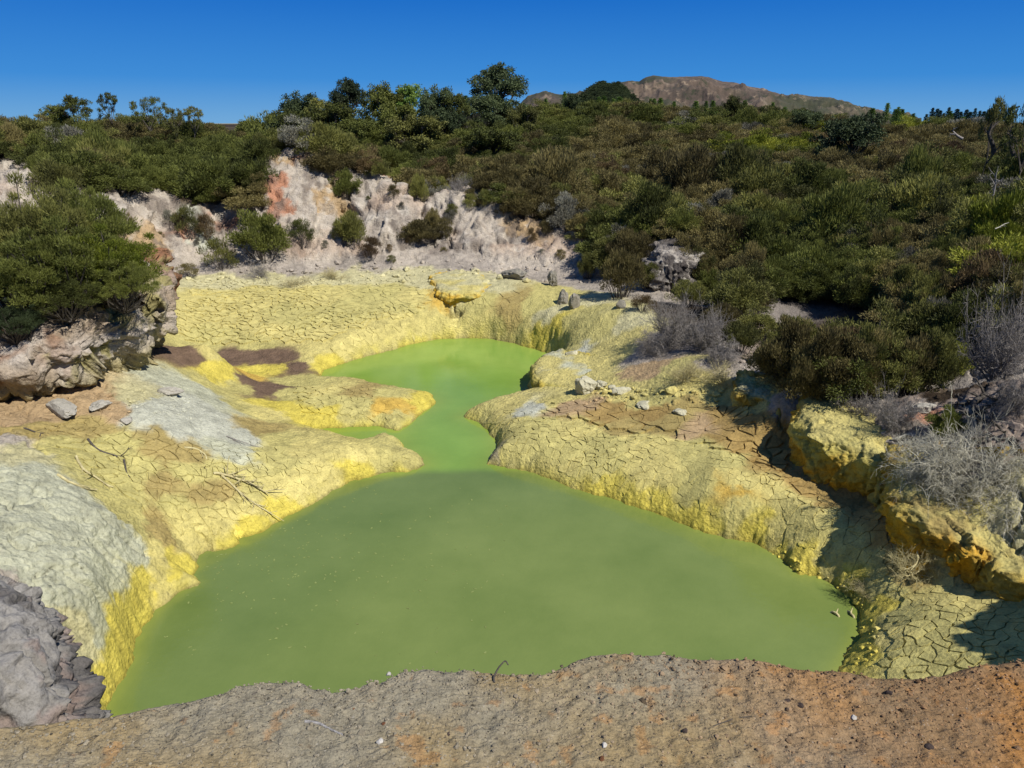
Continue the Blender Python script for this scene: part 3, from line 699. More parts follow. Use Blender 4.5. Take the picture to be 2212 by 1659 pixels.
# ------------------------------------------------------------------ bluffs: lumps of rock with undercut faces
def bluff(name, base, top, mat, seed, crag=0.25, flute=0.1, label=None, cat=None, group=None, nu=260, nt_=90, under=0.35, roll=1.0, rscale=0.7, recolor=None, crev=0.05, fct=0.0):
    """base: list of world (x, y, zbase); top: function(x, y)->z. closed outline"""
    B = np.array(base, float); L = len(B)
    seg = np.linalg.norm(np.roll(B, -1, 0)[:, :2] - B[:, :2], axis=1); cum = np.concatenate([[0], np.cumsum(seg)])
    t = np.linspace(0, cum[-1], nu, endpoint=False)
    Bc = np.vstack([B, B[:1]])
    ring = np.stack([np.interp(t, cum, Bc[:, k]) for k in range(3)], 1)
    for _ in range(max(2, nu // 60)): ring = (np.roll(ring, 1, 0) + ring + np.roll(ring, -1, 0)) / 3
    c = ring.mean(0)
    size = np.sqrt(np.mean(np.sum((ring[:, :2] - c[:2]) ** 2, 1)))
    prof = np.array([(under / size, -0.25), (under * 0.9 / size, 0.0), (under * .5 / size, 0.2), (0.0, 0.45), (-.02, 0.62), (0.03 * roll, .78), (0.10 * roll, .90), (0.25, .97), (.5, 1.0), (.75, 1.0), (1.0, 1.0)])
    ps = np.linspace(0, 1, nt_); pk = np.array([0, .05, .14, .27, .36, .46, .56, .68, .8, .9, 1.0])
    ins = np.interp(ps, pk, prof[:, 0]); hf = np.interp(ps, pk, prof[:, 1])
    for _ in range(3):
        ins[1:-1] = (ins[:-2] + ins[1:-1] + ins[2:]) / 3; hf[1:-1] = (hf[:-2] + hf[1:-1] + hf[2:]) / 3
    XY = ring[:, None, :2] * (1 - ins)[None, :, None] + c[None, None, :2] * ins[None, :, None]
    tz = top(XY[..., 0], XY[..., 1])
    Z = ring[:, None, 2] * (1 - hf[None]) + tz * hf[None]
    Pv = np.concatenate([XY, Z[..., None]], 2)
    du = np.roll(Pv, -1, 0) - np.roll(Pv, 1, 0); dv = np.gradient(Pv, axis=1)
    Nn = np.cross(du, dv); nl = np.linalg.norm(Nn, axis=2)[..., None]; Nn = Nn / (nl + 1e-9)
    out = Pv[..., :2] - c[:2]
    sg = np.sign(np.sum(Nn[:, 10:nt_ // 2, :2] * out[:, 10:nt_ // 2], -1).mean())
    Nn *= sg
    Nn[:, -8:] = [0, 0, 1]
    flat = Pv.reshape(-1, 3); nf = Nn.reshape(-1, 3)
    st = np.repeat(sstep(1.0, 0.7, hf)[None], nu, 0).ravel()
    d = crag * (0.25 + 0.75 * st) * (ridged(flat * rscale + seed * 3.1 + fbm(flat * 0.6 + seed, 2)[:, None] * .8, 5) - 0.1) + crag * 0.35 * ridged(flat * rscale * 3.7 + seed, 3) * (0.3 + 0.7 * st)
    d += flute * st * ridged(flat * np.array([3.2, 3.2, 0.5]) + seed, 3)
    if fct:
        fw = flat + 0.22 / rscale * np.stack([fbm(flat * rscale * 1.5 + 3, 3), fbm(flat * rscale * 1.5 + 13, 3), fbm(flat * rscale * 1.5 + 23, 3)], 1)
        d += (0.3 + 0.7 * st) * fct * (facet(fw, rscale, int(seed)) + .9 * facet(fw, rscale * 2.9, int(seed) + 5) + .6 * facet(fw, rscale * 8, int(seed) + 9))
    cv = np.abs(fbm(flat * np.array([rscale, rscale, rscale * .35]) * 1.3 + seed * 7, 4)); d -= crev * (0.3 + 0.7 * st) * np.exp(-(cv / 0.05) ** 2)
    cv = np.abs(fbm(flat * rscale * 3.1 + seed * 9, 3)); d -= crev * .4 * (0.3 + 0.7 * st) * np.exp(-(cv / 0.06) ** 2)
    flat = flat + nf * d[:, None]
    i = np.arange(nu)[:, None] * nt_; j = np.arange(nt_ - 1)[None]; k = (np.arange(nu)[:, None] + 1) % nu * nt_
    F = np.stack([i + j, k + j, k + j + 1, i + j + 1], -1).reshape(-1, 4)
    if sg < 0: F = F[:, ::-1]
    col = paint(flat)
    if recolor: col = recolor(flat, nf, hf[None].repeat(nu, 0).ravel(), col)
    me = make_mesh(name, flat, F, True, col)
    ob = obj(name, me, mat); tag(ob, label, cat, group)
    return ob

def rc_yellow(face, top):
    def f(P, Nf, h, col):
        k = noisemix(P, 1.1, -.3, .3, 2)
        fc = lin(face[0]) * (1 - k) + lin(face[1]) * k
        k3 = noisemix(P, 0.8, -.1, .35, 8); tc = lin(top[0]) * (1 - k3) + lin(top[1]) * k3
        s_ = sstep(0.72, 0.92, h + 0.12 * fbm(P * 1.5, 3))[:, None]
        return (fc * (1 - s_) + tc * s_) * ALB
    return f
# big yellow bluff on the right beach
b1 = [W(1722,935,2.0),W(1712,1000,1.5),W(1745,1035,1.5),W(1800,1060,1.45),W(1850,1080,1.4),W(1884,1092,1.35),W(1905,1060,1.5),W(1950,1000,2.4),W(1985,950,3.0),W(1930,905,3.2),W(1860,872,3.2),W(1790,872,3.0),W(1745,885,2.8)]
bluff('mud_bluff', b1, lambda x, y: 3.3 + 0.10 * (y - 21.5) + 0 * x, M_ground, 1.0, 0.16, 0.05,
      'rounded yellow mud bluff with an ochre undercut face at the edge of the cracked beach', 'bluff', recolor=rc_yellow(((236, 184, 60), (214, 198, 108)), (YL, YG)), under=0.08, fct=.35, rscale=1.0)
b2 = [W(1888,1075,1.9),W(1900,1120,1.3),W(1930,1180,1.2),W(1965,1235,1.15),W(2040,1258,1.2),W(2110,1262,1.3),W(2170,1290,1.4),W(2212,1305,1.6),W(2350,1300,1.8),W(2400,1150,3),W(2300,1000,4),W(2150,985,3.9),W(2040,965,3.4),W(1960,985,2.9),W(1915,1030,2.4)]
bluff('mud_bluff', b2, lambda x, y: 2.75 + 0.22 * (y - 16.5) + 0 * x, M_ground, 2.0, 0.32, 0.08,
      'large ochre bluff overgrown with pale dead brush near the right edge', 'bluff', recolor=rc_yellow(((236, 182, 62), (206, 184, 98)), (YL, BR)), nu=360, under=0.08, fct=.35, rscale=1.0)
b3 = [W(1590,850,2.3),W(1600,885,2.2),W(1640,910,2.0),W(1690,925,1.9),W(1735,905,2.4),W(1740,860,3.0),W(1700,820,3.2),W(1630,805,3.2),W(1600,820,2.9)]
bluff('mud_bluff', b3, lambda x, y: 3.0 + 0.06 * (y - 25) + 0 * x, M_ground, 3.0, 0.22, 0.06,
      'small pale yellow bluff above the brown cracked mud', 'bluff', recolor=rc_yellow(((188, 160, 76), (196, 190, 120)), (YP, YL)), under=0.08, fct=.35, rscale=1.0)
b4 = [W(1148,845,.0),W(1165,862,.1),W(1230,862,.5),W(1300,845,.9),W(1320,800,1.3),W(1290,770,1.4),W(1225,770,1.0),W(1212,790,.2),W(1175,808,.0),W(1150,825,.0)]
bluff('mud_bluff', b4, lambda x, y: 1.35 + 0.06 * (y - 35) + 0.05 * (x - 3), M_ground, 4.0, 0.16, 0.10,
      'fluted yellow mud knob jutting into the round far pool', 'bluff', recolor=rc_yellow(((214, 192, 92), (200, 190, 110)), (YL, WH)), under=0.1)
b8 = [D(1405,632,42),D(1430,645,41.3),D(1470,640,41.3),D(1500,600,43),D(1512,540,46),D(1450,520,47),D(1405,560,45)]
b8 = [(p[0], p[1], min(p[2], 3.2) - .1) for p in b8]
def rc8(P, Nf, h, col):
    k = noisemix(P, .7, -.15, .25, 3); c = lin((146, 138, 130)) * (1 - k) + lin((92, 86, 82)) * k
    k = noisemix(P, 1.9, .15, .35, 50); return (c * (1 - k) + lin((190, 182, 170)) * k) * ALB
bluff('rock_bluff', b8, lambda x, y: 5.1 + .16 * (y - 44) + 0 * x, M_ground, 8.0, 0.30, 0.30, 'grey streaked rock bluff rising out of the scrub above the yellow flat', 'bluff', recolor=rc8, under=.2, fct=.3, rscale=.6, crev=.25)
b5 = [D(945,655,43.5),D(975,668,42.6),D(1030,660,43),D(1060,640,44.5),D(1040,612,47),D(990,600,48.5),D(930,612,47)]
b5 = [(p[0], p[1], min(p[2], 2.0)) for p in b5]
bluff('mud_bluff', b5, lambda x, y: 2.7 + 0.06 * (y - 46) + 0 * x, M_ground, 5.0, 0.28, 0.05,
      'orange stained sulphur mound with a dark hollow above the round pool', 'bluff', recolor=rc_yellow(((224, 184, 72), (214, 200, 120)), (YP, YL)), under=0.5)

# left rock outcrop with hollows under it
b6 = [W(-260,930,3.2),W(-60,905,3.3),W(30,893,3.3),W(80,872,3.4),W(140,862,3.4),W(195,860,3.3),W(245,838,3.2),W(300,812,3.0),W(345,782,2.8),W(372,745,2.6),W(372,700,2.8),(-13.2,26.5,4.2),(-15.5,28.5,5),(-20,30,5.5),(-28,29,6),(-28,20,5)]
def top6(x, y): return 6.1 + 0.08 * (y - 24) + 0.02 * (-x - 16) - 0.9 * sstep(-13.4, -11.6, x)
def rc6(P, Nf, h, col):
    k = noisemix(P, 0.5, -.15, .25, 1); c = lin((206, 194, 180)) * (1 - k) + lin((182, 164, 142)) * k
    k = noisemix(P, 0.45, .08, .3, 40) * sstep(-13.5, -16, P[:, 0])[:, None]; c = c * (1 - k) + lin((158, 116, 88)) * k
    k = noisemix(P, 0.9, .2, .4, 70); c = c * (1 - k) + lin((170, 160, 110)) * k
    k = sstep(4.4, 3.4, P[:, 2] + 0.5 * fbm(P * 0.8, 3))[:, None] * .8; c = c * (1 - k) + lin((190, 176, 120)) * k
    return c * ALB
bluff('rock_outcrop', b6, top6, M_ground, 6.0, 0.34, 0.08, 'pale craggy rock outcrop with dark hollows below the big green bush', 'rock outcrop',
      nu=520, nt_=170, under=1.5, recolor=rc6, rscale=0.6, crev=0.22, fct=.5)
# grey rock at the lower left corner, part of the near rim
b7 = [D(-120,1560,3.6),D(0,1575,3.6),D(70,1570,3.7),D(125,1545,3.9),D(120,1500,4.3),D(95,1440,4.7),D(75,1400,5.0),D(20,1385,5.2),D(-150,1350,5.2),D(-300,1400,4.5)]
b7 = [(p[0], p[1], 6.4) for p in b7]
def rc7(P, Nf, h, col):
    k = noisemix(P, 1.6, -.1, .3, 1); c = lin((158, 154, 148)) * (1 - k) + lin((112, 108, 105)) * k
    k = noisemix(P, 3.0, .15, .35, 40); c = c * (1 - k * .6) + lin((162, 140, 128)) * k * .6
    return c * ALB
M_rockfine = ground_mat('grey_rock', fine=4.0, bump=0.8)
bluff('rock_outcrop', b7, lambda x, y: 8.85 - 0.55 * (y - 4.6) * (y > 4.6) - 0.10 * (y - 4) + 0 * x, M_rockfine, 7.0, 0.30, 0.06, 'jagged grey rock at the lower left corner beside the foreground ledge', 'rock outcrop',
      nu=420, nt_=150, under=0.1, recolor=rc7, rscale=1.5, crev=0.16, fct=.22)

# ------------------------------------------------------------------ foreground ledge
LZ = 9.6
lip_px = [(-700,1640),(-300,1600),(0,1562),(120,1548),(180,1540),(240,1538),(330,1515),(430,1500),(495,1487),(520,1473),(600,1464),(655,1467),(680,1482),(725,1490),(780,1478),(830,1465),(880,1446),(920,1440),(960,1444),(1010,1439),(1090,1445),(1120,1447),(1180,1448),(1210,1438),(1250,1418),(1300,1404),(1360,1408),(1400,1409),(1440,1408),(1500,1416),(1570,1413),(1640,1418),(1720,1436),(1800,1440),(1900,1454),(1960,1457),(2010,1452),(2070,1440),(2140,1425),(2212,1420),(2500,1400),(3000,1390)]
lip = np.array([W(u, v, LZ)[:2] for u, v in lip_px])
NX, NR, NF_ = 760, 300, 60
lx = np.linspace(-4.5, 4.5, NX)
lyp = np.interp(lx, lip[:, 0], lip[:, 1])
lyp += 0.012 * fbm(np.stack([lx * 14, lx * 0, lx * 0], 1), 4) + 0.006 * fbm(np.stack([lx * 60, lx * 0 + 4, lx * 0], 1), 3)
tt = np.concatenate([np.linspace(-1.5, 1.9, 40)[:-1], 1.9 + (np.linspace(0, 1, NR)) * 1.0])
s01 = np.linspace(0, 1, NR + 39)
Y = np.zeros((NX, NR + 39))
back = np.linspace(-1.6, 1.9, 39, endpoint=False)
Y[:, :39] = back[None]; Y[:, 39:] = 1.9 + (lyp - 1.9)[:, None] * np.linspace(0, 1, NR)[None]
X = np.repeat(lx[:, None], NR + 39, 1)
Z = np.full_like(X, LZ)
fl = np.stack([X.ravel(), Y.ravel(), Z.ravel()], 1)
edge = (lyp[:, None] - Y).ravel()
zz = 0.030 * fbm(fl * 2.0, 4) + 0.016 * ridged(fl * 9, 4) + 0.010 * fbm(fl * 30, 3) + .006 * ridged(fl * 70, 2)
zz = zz * sstep(0.0, 0.05, edge) - 0.03 * np.exp(-edge / 0.03)
fl[:, 2] += zz
Gt = fl.reshape(NX, -1, 3)
# front face going down
k = np.linspace(0, 1, NF_ + 1)[1:]
fx_ = np.repeat(lx[:, None], NF_, 1); fyy = lyp[:, None] + (0.03 * np.sqrt(k) - 0.35 * k ** 2)[None]; fz = Gt[:, -1, 2][:, None] - 0.0 - 2.6 * (k ** 1.5)[None]
ff = np.stack([fx_.ravel(), fyy.ravel(), fz.ravel()], 1)
ff[:, 1] += (np.repeat(sstep(0, .15, k)[None], NX, 0).ravel()) * (0.10 * ridged(ff * 2.5, 4) - 0.08)
Gt = np.concatenate([Gt, ff.reshape(NX, NF_, 3)], 1)
nc = Gt.shape[1]; PP = Gt.reshape(-1, 3)
ids = np.arange(NX * nc).reshape(NX, nc)
q = np.stack([ids[:-1, :-1], ids[1:, :-1], ids[1:, 1:], ids[:-1, 1:]], -1).reshape(-1, 4)
gl = lin((150, 142, 122)); gt = lin((160, 140, 102)); go = lin((172, 124, 70)); gb = lin((144, 116, 84))
k1 = noisemix(PP, 1.5, -.3, .35, 3); c = gl * (1 - k1) + gt * k1
kr = sstep(0.3, 2.4, PP[:, 0] + 0.5 * fbm(PP * 1.2 + 9, 3))[:, None]; cr = gb * (1 - noisemix(PP, 1.7, -.15, .3, 9)) + go * noisemix(PP, 1.7, -.15, .3, 9)
c = c * (1 - kr) + cr * kr
kk = noisemix(PP, 13, .36, .5, 21) * .3; c = c * (1 - kk) + lin((190, 128, 58)) * kk
M_ledge = ground_mat('gritty_ledge', fine=9.0, bump=0.9, mottles=[(60, .60, .66, (0.05, 0.04, 0.035), .75), (85, .64, .70, (0.5, 0.46, 0.40), .5)])
ledge = obj('ledge', make_mesh('ledge', PP, q, True, c * 0.74), M_ledge); tag(ledge, kind='structure')
def ledge_z(x, y):
    P_ = np.array([[x, y, LZ]])
    return LZ + float(0.030 * fbm(P_ * 2.0, 4)[0] + 0.012 * ridged(P_ * 9, 4)[0])

_ico = None
def stone_vf(r, seed, sub=1, rough=0.25, sq=(1, 1, .7)):
    t = (1 + 5 ** .5) / 2
    V = np.array([(-1,t,0),(1,t,0),(-1,-t,0),(1,-t,0),(0,-1,t),(0,1,t),(0,-1,-t),(0,1,-t),(t,0,-1),(t,0,1),(-t,0,-1),(-t,0,1)], float)
    F = [(0,11,5),(0,5,1),(0,1,7),(0,7,10),(0,10,11),(1,5,9),(5,11,4),(11,10,2),(10,7,6),(7,1,8),(3,9,4),(3,4,2),(3,2,6),(3,6,8),(3,8,9),(4,9,5),(2,4,11),(6,2,10),(8,6,7),(9,8,1)]
    V = [v / np.linalg.norm(v) for v in V]
    for _ in range(sub):
        mid = {}; F2 = []
        def m_(a, b):
            k = (min(a, b), max(a, b))
            if k not in mid:
                w = V[a] + V[b]; V.append(w / np.linalg.norm(w)); mid[k] = len(V) - 1
            return mid[k]
        for a, b, c_ in F:
            x_, y_, z_ = m_(a, b), m_(b, c_), m_(c_, a); F2 += [(a, x_, z_), (b, y_, x_), (c_, z_, y_), (x_, y_, z_)]
        F = F2
    V = np.array(V)
    V = V * (1 + rough * 1.6 * fbm(V * 1.3 + seed * 5.3, 2) + rough * ridged(V * 2.6 + seed, 3))[:, None]
    # facet cuts
    R_ = np.random.default_rng(int(seed * 17) + 1)
    for _ in range(6):
        nrm = R_.normal(size=3); nrm /= np.linalg.norm(nrm); d = R_.uniform(.6, .85)
        e = V @ nrm - d; V = V - np.clip(e, 0, None)[:, None] * nrm * .85
    return V * r * np.array(sq), np.array(F)
# grit and crumbs (uncountable) on the ledge
def ledge_zs(x, y):
    P_ = np.stack([x, y, np.full_like(x, LZ)], 1)
    return LZ + 0.030 * fbm(P_ * 2.0, 4) + 0.016 * ridged(P_ * 9, 4) + 0.010 * fbm(P_ * 30, 3) + .006 * ridged(P_ * 70, 2)
R = random.Random(9); protos = [stone_vf(1, k, 0, .2) for k in range(6)]
gx_ = []; 
while len(gx_) < 7000:
    x_ = R.uniform(-2.9, 2.9); y_ = np.interp(x_, lx, lyp) - abs(R.gauss(0, .4)) - .035
    if y_ > 1.8: gx_.append((x_, y_))
gx_ = np.array(gx_); gz_ = ledge_zs(gx_[:, 0], gx_[:, 1])
Vg, Fg, Cg = [], [], []; o_ = 0
for (x_, y_), z_ in zip(gx_, gz_):
    V, F = protos[R.randrange(6)]; s = R.lognormvariate(math.log(.0042), .42)
    th = R.uniform(0, 6.28); ca, sa = math.cos(th), math.sin(th)
    V2 = V @ np.array([[ca, sa, 0], [-sa, ca, 0], [0, 0, 1]]) * s + [x_, y_, z_]
    right = max(0, min(1, (x_ + .2) / 2)); k = R.random()
    base = np.array((150, 140, 120)) * (1 - right) + np.array((156, 122, 88)) * right
    f_ = R.uniform(.75, 1.25)
    if k < .10 + .12 * right: f_ = R.uniform(.25, .45)
    Vg.append(V2); Fg.append(F + o_); o_ += len(V2); Cg.append(np.tile(lin(np.clip(base, 0, 255)) * f_ * .74, (len(V2), 1)))
M_grit = ground_mat('loose_grit', fine=9, bump=.4)
ob = obj('grit', make_mesh('grit', np.concatenate(Vg), np.concatenate(Fg), False, np.concatenate(Cg)), M_grit); tag(ob, 'loose grit and crumbs scattered over the brown foreground ledge', 'grit', kind='stuff')
M_whitest = ground_mat('white_stone', fine=9, const=tuple(lin((214, 208, 198)) * .6), bump=.3)
M_darkst = ground_mat('dark_stone', fine=9, const=tuple(lin((84, 72, 66)) * .6), bump=.4)
M_brownst = ground_mat('brown_stone', fine=9, const=tuple(lin((120, 82, 58)) * .6), bump=.4)
for i, (u, v, r_, mt, lb) in enumerate([
    (820,1609,10,'w','small flat white stone on the grey ledge below the pale bent twig'),
    (1305,1614,9,'w','bluish white pebble on the ledge near the bottom middle'),
    (1845,1551,8,'w','bright white pebble on the orange side of the ledge'),
    (840,1468,7,'w','white pebble perched at the lip of the ledge over the water'),
    (765,1540,5,'b','tiny brown stone on the grey ledge above the pale twig'),
    (1700,1520,8,'d','dark stone lying on the rusty part of the ledge'),
    (1727,1530,9,'d','larger dark stone beside another on the rusty part of the ledge'),
    (1480,1583,9,'d','dark stone low on the ledge right of the bluish white pebble'),
    (970,1592,6,'d','black pebble on the grey ledge right of the pale twig'),
    (1300,1645,8,'b','brown pebble at the bottom edge of the photo near the middle'),
    (2005,1618,11,'d','dark stone low on the orange right side of the ledge'),
    (1920,1500,8,'d','dark stone near the lip on the right of the ledge'),
    (830,1572,6,'b','rusty pebble at the end of the pale bent twig')]):
    p = W(u, v, LZ); r2 = r_ * .72 * np.linalg.norm(p - [0, 0, HC]) / FPX
    V, F = stone_vf(r2, i + 2, 1, .22); o = obj('pebble' if r_ < 8 else 'stone', make_mesh('stone', V, F), {'w': M_whitest, 'd': M_darkst, 'b': M_brownst}[mt])
    o.location = (p[0], p[1], ledge_z(p[0], p[1]) + r2 * .3); tag(o, lb, 'stone')
def twig(pts_px, r0, r1, mat, label, z=LZ, lift=None, name='twig', side=None):
    P_ = []
    for i, (u, v) in enumerate(pts_px):
        p = W(u, v, z); p[2] = ledge_z(p[0], p[1]) + r0 * .8 + (lift[i] if lift else 0); P_.append(p)
    P_ = np.array(P_); t = np.linspace(0, 1, len(P_)); t2 = np.linspace(0, 1, len(P_) * 5)
    Q = np.stack([np.interp(t2, t, P_[:, k]) for k in range(3)], 1)
    for _ in range(3): Q[1:-1] = (Q[:-2] + Q[1:-1] + Q[2:]) / 3
    mb = MB(); mb.add(*tube(Q, np.linspace(r0, r1, len(Q)), 6))
    if side:
        for i, d in side:
            a = Q[int(i * (len(Q) - 1))]; mb.add(*tube(np.array([a, a + np.array(d) * .5 + [0, 0, .004], a + np.array(d)]), [r1 * 1.3, r1, r1 * .5], 5))
    o = obj(name, mb.mesh(name, True), mat); tag(o, label, 'twig'); return o
M_twdark = bark_mat('dark_twig', (.03, .026, .022), (.09, .075, .06), 60)
M_twgrey = bark_mat('grey_twig', (.16, .15, .14), (.36, .34, .32), 60)
twig([(660,1570),(690,1572),(712,1586),(745,1598)], .0075, .004, M_twgrey, 'pale grey bent twig lying on the grey ledge')
twig([(1068,1478),(1066,1468),(1078,1455),(1092,1446),(1098,1452)], .005, .003, M_twdark, 'dark curled twig sticking up at the lip of the ledge', lift=[0, .01, .03, .045, .03])
twig([(545,1508),(565,1500),(590,1497)], .003, .002, M_twdark, 'short dark twig near the lip on the left of the ledge')
twig([(1540,1572),(1560,1564),(1590,1556),(1625,1548)], .0028, .0015, M_twdark, 'thin straight twig on the rusty middle of the ledge')
twig([(1705,1640),(1722,1643),(1745,1650)], .003, .002, M_twdark, 'small dark twig at the bottom of the ledge, right of centre')
twig([(165,1604),(185,1596),(200,1590)], .003, .002, M_twdark, 'short dark twig low on the left of the ledge')

# ------------------------------------------------------------------ far hills
def hill(name, sky_px, dist, depth, zb, mat, ns=5.0, seed=0, nx=260, ny=70, amp=3.0):
    us = np.linspace(sky_px[0][0], sky_px[-1][0], nx); vs = np.interp(us, [p[0] for p in sky_px], [p[1] for p in sky_px])
    top = np.array([D(u, v, dist) for u, v in zip(us, vs)])
    k = np.linspace(-1, 1, ny)
    V = np.zeros((nx, ny, 3))
    for j, kk in enumerate(k):
        f = 1 - abs(kk) ** 1.25
        sc = 1 + kk * depth / dist
        V[:, j, 0] = top[:, 0] * sc; V[:, j, 1] = dist + kk * depth; V[:, j, 2] = zb + (top[:, 2] - zb) * f
    fl = V.reshape(-1, 3)
    am = np.repeat((0.12 + sstep(0.0, .35, np.abs(k)))[None], nx, 0).ravel() * np.clip((np.repeat(top[:, 2:3], ny, 1).ravel() - zb) / 20, 0, 1)
    fl[:, 2] += amp * am * ridged(fl / (ns * 6) + seed, 5)
    ids = np.arange(nx * ny).reshape(nx, ny)
    q = np.stack([ids[:-1, :-1], ids[1:, :-1], ids[1:, 1:], ids[:-1, 1:]], -1).reshape(-1, 4)
    o = obj(name, make_mesh(name, fl, q, True), mat); tag(o, kind='structure'); return o
m, nt, N, L, bs = new_mat('bare_hill'); geo = N.new('ShaderNodeNewGeometry'); pos = geo.outputs['Position']
na = nnoise(N, L, pos, .03, 8, .72); nb = nnoise(N, L, pos, .12, 6, .7); ncn = nnoise(N, L, pos, .014, 5, .6)
ra = nramp(N, L, na.outputs[0], [(.38, (0.046, 0.038, 0.032)), (.5, (0.084, 0.062, 0.051)), (.58, (0.124, 0.093, 0.074)), (.68, (0.211, 0.174, 0.136))])
rb = nramp(N, L, ncn.outputs[0], [(.46, g3(0)), (.60, g3(.85))]); mx = nmix(N, L, ra.outputs[0], (0.028, 0.036, 0.016), rb.outputs[0])
rc = nramp(N, L, nb.outputs[0], [(.58, g3(0)), (.68, g3(.8))]); mx2 = nmix(N, L, mx.outputs[2], (0.260, 0.205, 0.155), rc.outputs[0])
rd = nramp(N, L, nb.outputs[0], [(.36, g3(.75)), (.44, g3(0))]); mx3 = nmix(N, L, mx2.outputs[2], (0.019, 0.028, 0.011), rd.outputs[0])
mx4 = nmix(N, L, mx3.outputs[2], (.95, .91, .80), 1.0, 'MULTIPLY'); L.new(mx4.outputs[2], bs.inputs['Base Color']); bs.inputs['Roughness'].default_value = 1
bb = N.new('ShaderNodeBump'); bb.inputs['Distance'].default_value = 3; bb.inputs['Strength'].default_value = .7; L.new(na.outputs[0], bb.inputs['Height']); L.new(bb.outputs[0], bs.inputs['Normal'])
M_hill = m
hill('hill', [(1080,262),(1140,212),(1158,203),(1180,201),(1210,206),(1245,202),(1290,190),(1340,180),(1358,176),(1380,177),(1395,168),(1410,165),(1450,169),(1500,166),(1530,167),(1560,178),(1590,180),(1620,188),(1660,197),(1700,207),(1720,204),(1760,211),(1800,214),(1830,222),(1860,234),(1900,246),(1990,262)], 620, 200, -5, M_hill, 5, 3, 420, 110, 9)
M_knoll = leaf_mat('knoll_forest', (.008, .02, .014), (.016, .034, .02), (.03, .05, .028), 0.0)
knoll = hill('wooded_knoll', [(1250,224),(1268,204),(1280,190),(1294,182),(1312,179),(1330,182),(1345,190),(1360,206),(1378,226)], 300, 14, 8, M_knoll, 1.2, 5, 120, 40, 3)

# ------------------------------------------------------------------ plants
def leaves(P, Dn, Ln, Wd, R):
    """narrow diamond leaf sprays: P base, Dn direction"""
    n_ = len(P); side = np.cross(Dn, R.normal(size=(n_, 3))); side /= np.linalg.norm(side, axis=1)[:, None] + 1e-9
    mid = P + Dn * (Ln * .45)[:, None]
    V = np.stack([P, mid + side * (Wd * .5)[:, None], P + Dn * Ln[:, None], mid - side * (Wd * .5)[:, None]], 1).reshape(-1, 3)
    i = np.arange(n_) * 4
    return V, np.stack([i, i + 1, i + 2, i + 3], 1)
def unit(v): return v / (np.linalg.norm(v, axis=-1, keepdims=True) + 1e-9)

def bush_proto(seed, clumps=34, per=95, Rr=1.0, Hh=1.3, ll=(.10, .24), w=.045, flat=.55, up=.55, cr0=(.22, .40)):
    R = np.random.default_rng(seed)
    d = unit(R.normal(size=(clumps, 3))); d[:, 2] = np.abs(d[:, 2]) * 1.1 - .25; d = unit(d)
    rad = R.uniform(.35, 1.15, clumps)
    C = d * rad[:, None] * np.array([Rr, Rr, Hh * .55]) + [0, 0, Hh * .5]
    C[:, 2] += R.uniform(-.05, .12, clumps)
    C[:, 2] = np.maximum(C[:, 2], .1)
    cr = R.uniform(*cr0, clumps)
    Vs = []; Ds = []
    for c_, r_, dd in zip(C, cr, d):
        k = R.normal(size=(per, 3)); k = unit(k) * (R.random(per) ** .45)[:, None] * np.array([1, 1, flat])
        Vs.append(c_ + k * r_); Ds.append(unit(k * 1.0 + dd * .5 + np.array([0, 0, up]) + R.normal(size=(per, 3)) * .45))
    P_ = np.concatenate(Vs); Dn = np.concatenate(Ds)
    Ln = R.uniform(*ll, len(P_)); V, F = leaves(P_, Dn, Ln, w * R.uniform(.6, 1.4, len(P_)), R)
    mb = MB()
    for c_ in C[: max(8, clumps // 2)]:
        a = np.array([R.normal() * .06, R.normal() * .06, -.15]); mdl = (a + c_) / 2 + R.normal(size=3) * .07 + [0, 0, -.08]
        mb.add(*tube(np.array([a, mdl, c_]), [.035, .022, .008], 4))
    rx = np.percentile(np.hypot(V[:, 0], V[:, 1]), 97); rz_ = np.percentile(V[:, 2], 99)
    nrm = np.array([1 / rx, 1 / rx, 1 / rz_]); V = V * nrm; mb.V = [v * nrm for v in mb.V]
    return (V, F), mb
def bare_stems(R, n_, base, tips, r0, r1, mb, seg=5, wob=.06, sides=3):
    for i in range(n_):
        a, b_ = base[i], tips[i]; t = np.linspace(0, 1, seg)[:, None]
        L_ = np.linalg.norm(b_ - a); bend = R.normal(size=3) * wob * L_
        P_ = a + (b_ - a) * t + bend * np.sin(t * math.pi) + R.normal(size=(seg, 3)) * wob * .35 * L_ * np.sin(t * math.pi)
        mb.add(*tube(P_, np.linspace(r0, r1, seg), sides))

BUSH = {}
shapes = {'a': bush_proto(1, 44, 230, 1.0, 1.2, (.06, .15), .03), 'b': bush_proto(2, 60, 170, 1.0, 1.05, (.06, .17), .027, .45, .6), 'c': bush_proto(3, 36, 280, 1.0, 1.35, (.05, .14), .032, .6, .25),
          'd': bush_proto(4, 24, 130, 1.0, 1.1, (.07, .18), .025, .4, .7), 'fine': bush_proto(5, 150, 230, 1.0, 1.15, (.035, .085), .013, .6, .6, (.08, .22)), 'fine2': bush_proto(6, 130, 260, 1.0, 1.2, (.035, .09), .013, .5, .7, (.10, .24))}
STEM = {k: v[1].mesh('stems_' + k, True) for k, v in shapes.items()}
for k in STEM: STEM[k].materials.append(M_bark)
for k, (vf, _) in shapes.items():
    BUSH[k] = make_mesh('foliage_' + k, vf[0], vf[1]); BUSH[k].materials.append(LEAF['olive'])
def foliage_obj(name, shape, col):
    f = bpy.data.objects.new(name, BUSH[shape]); f.material_slots[0].link = 'OBJECT'; f.material_slots[0].material = LEAF[col]; return f

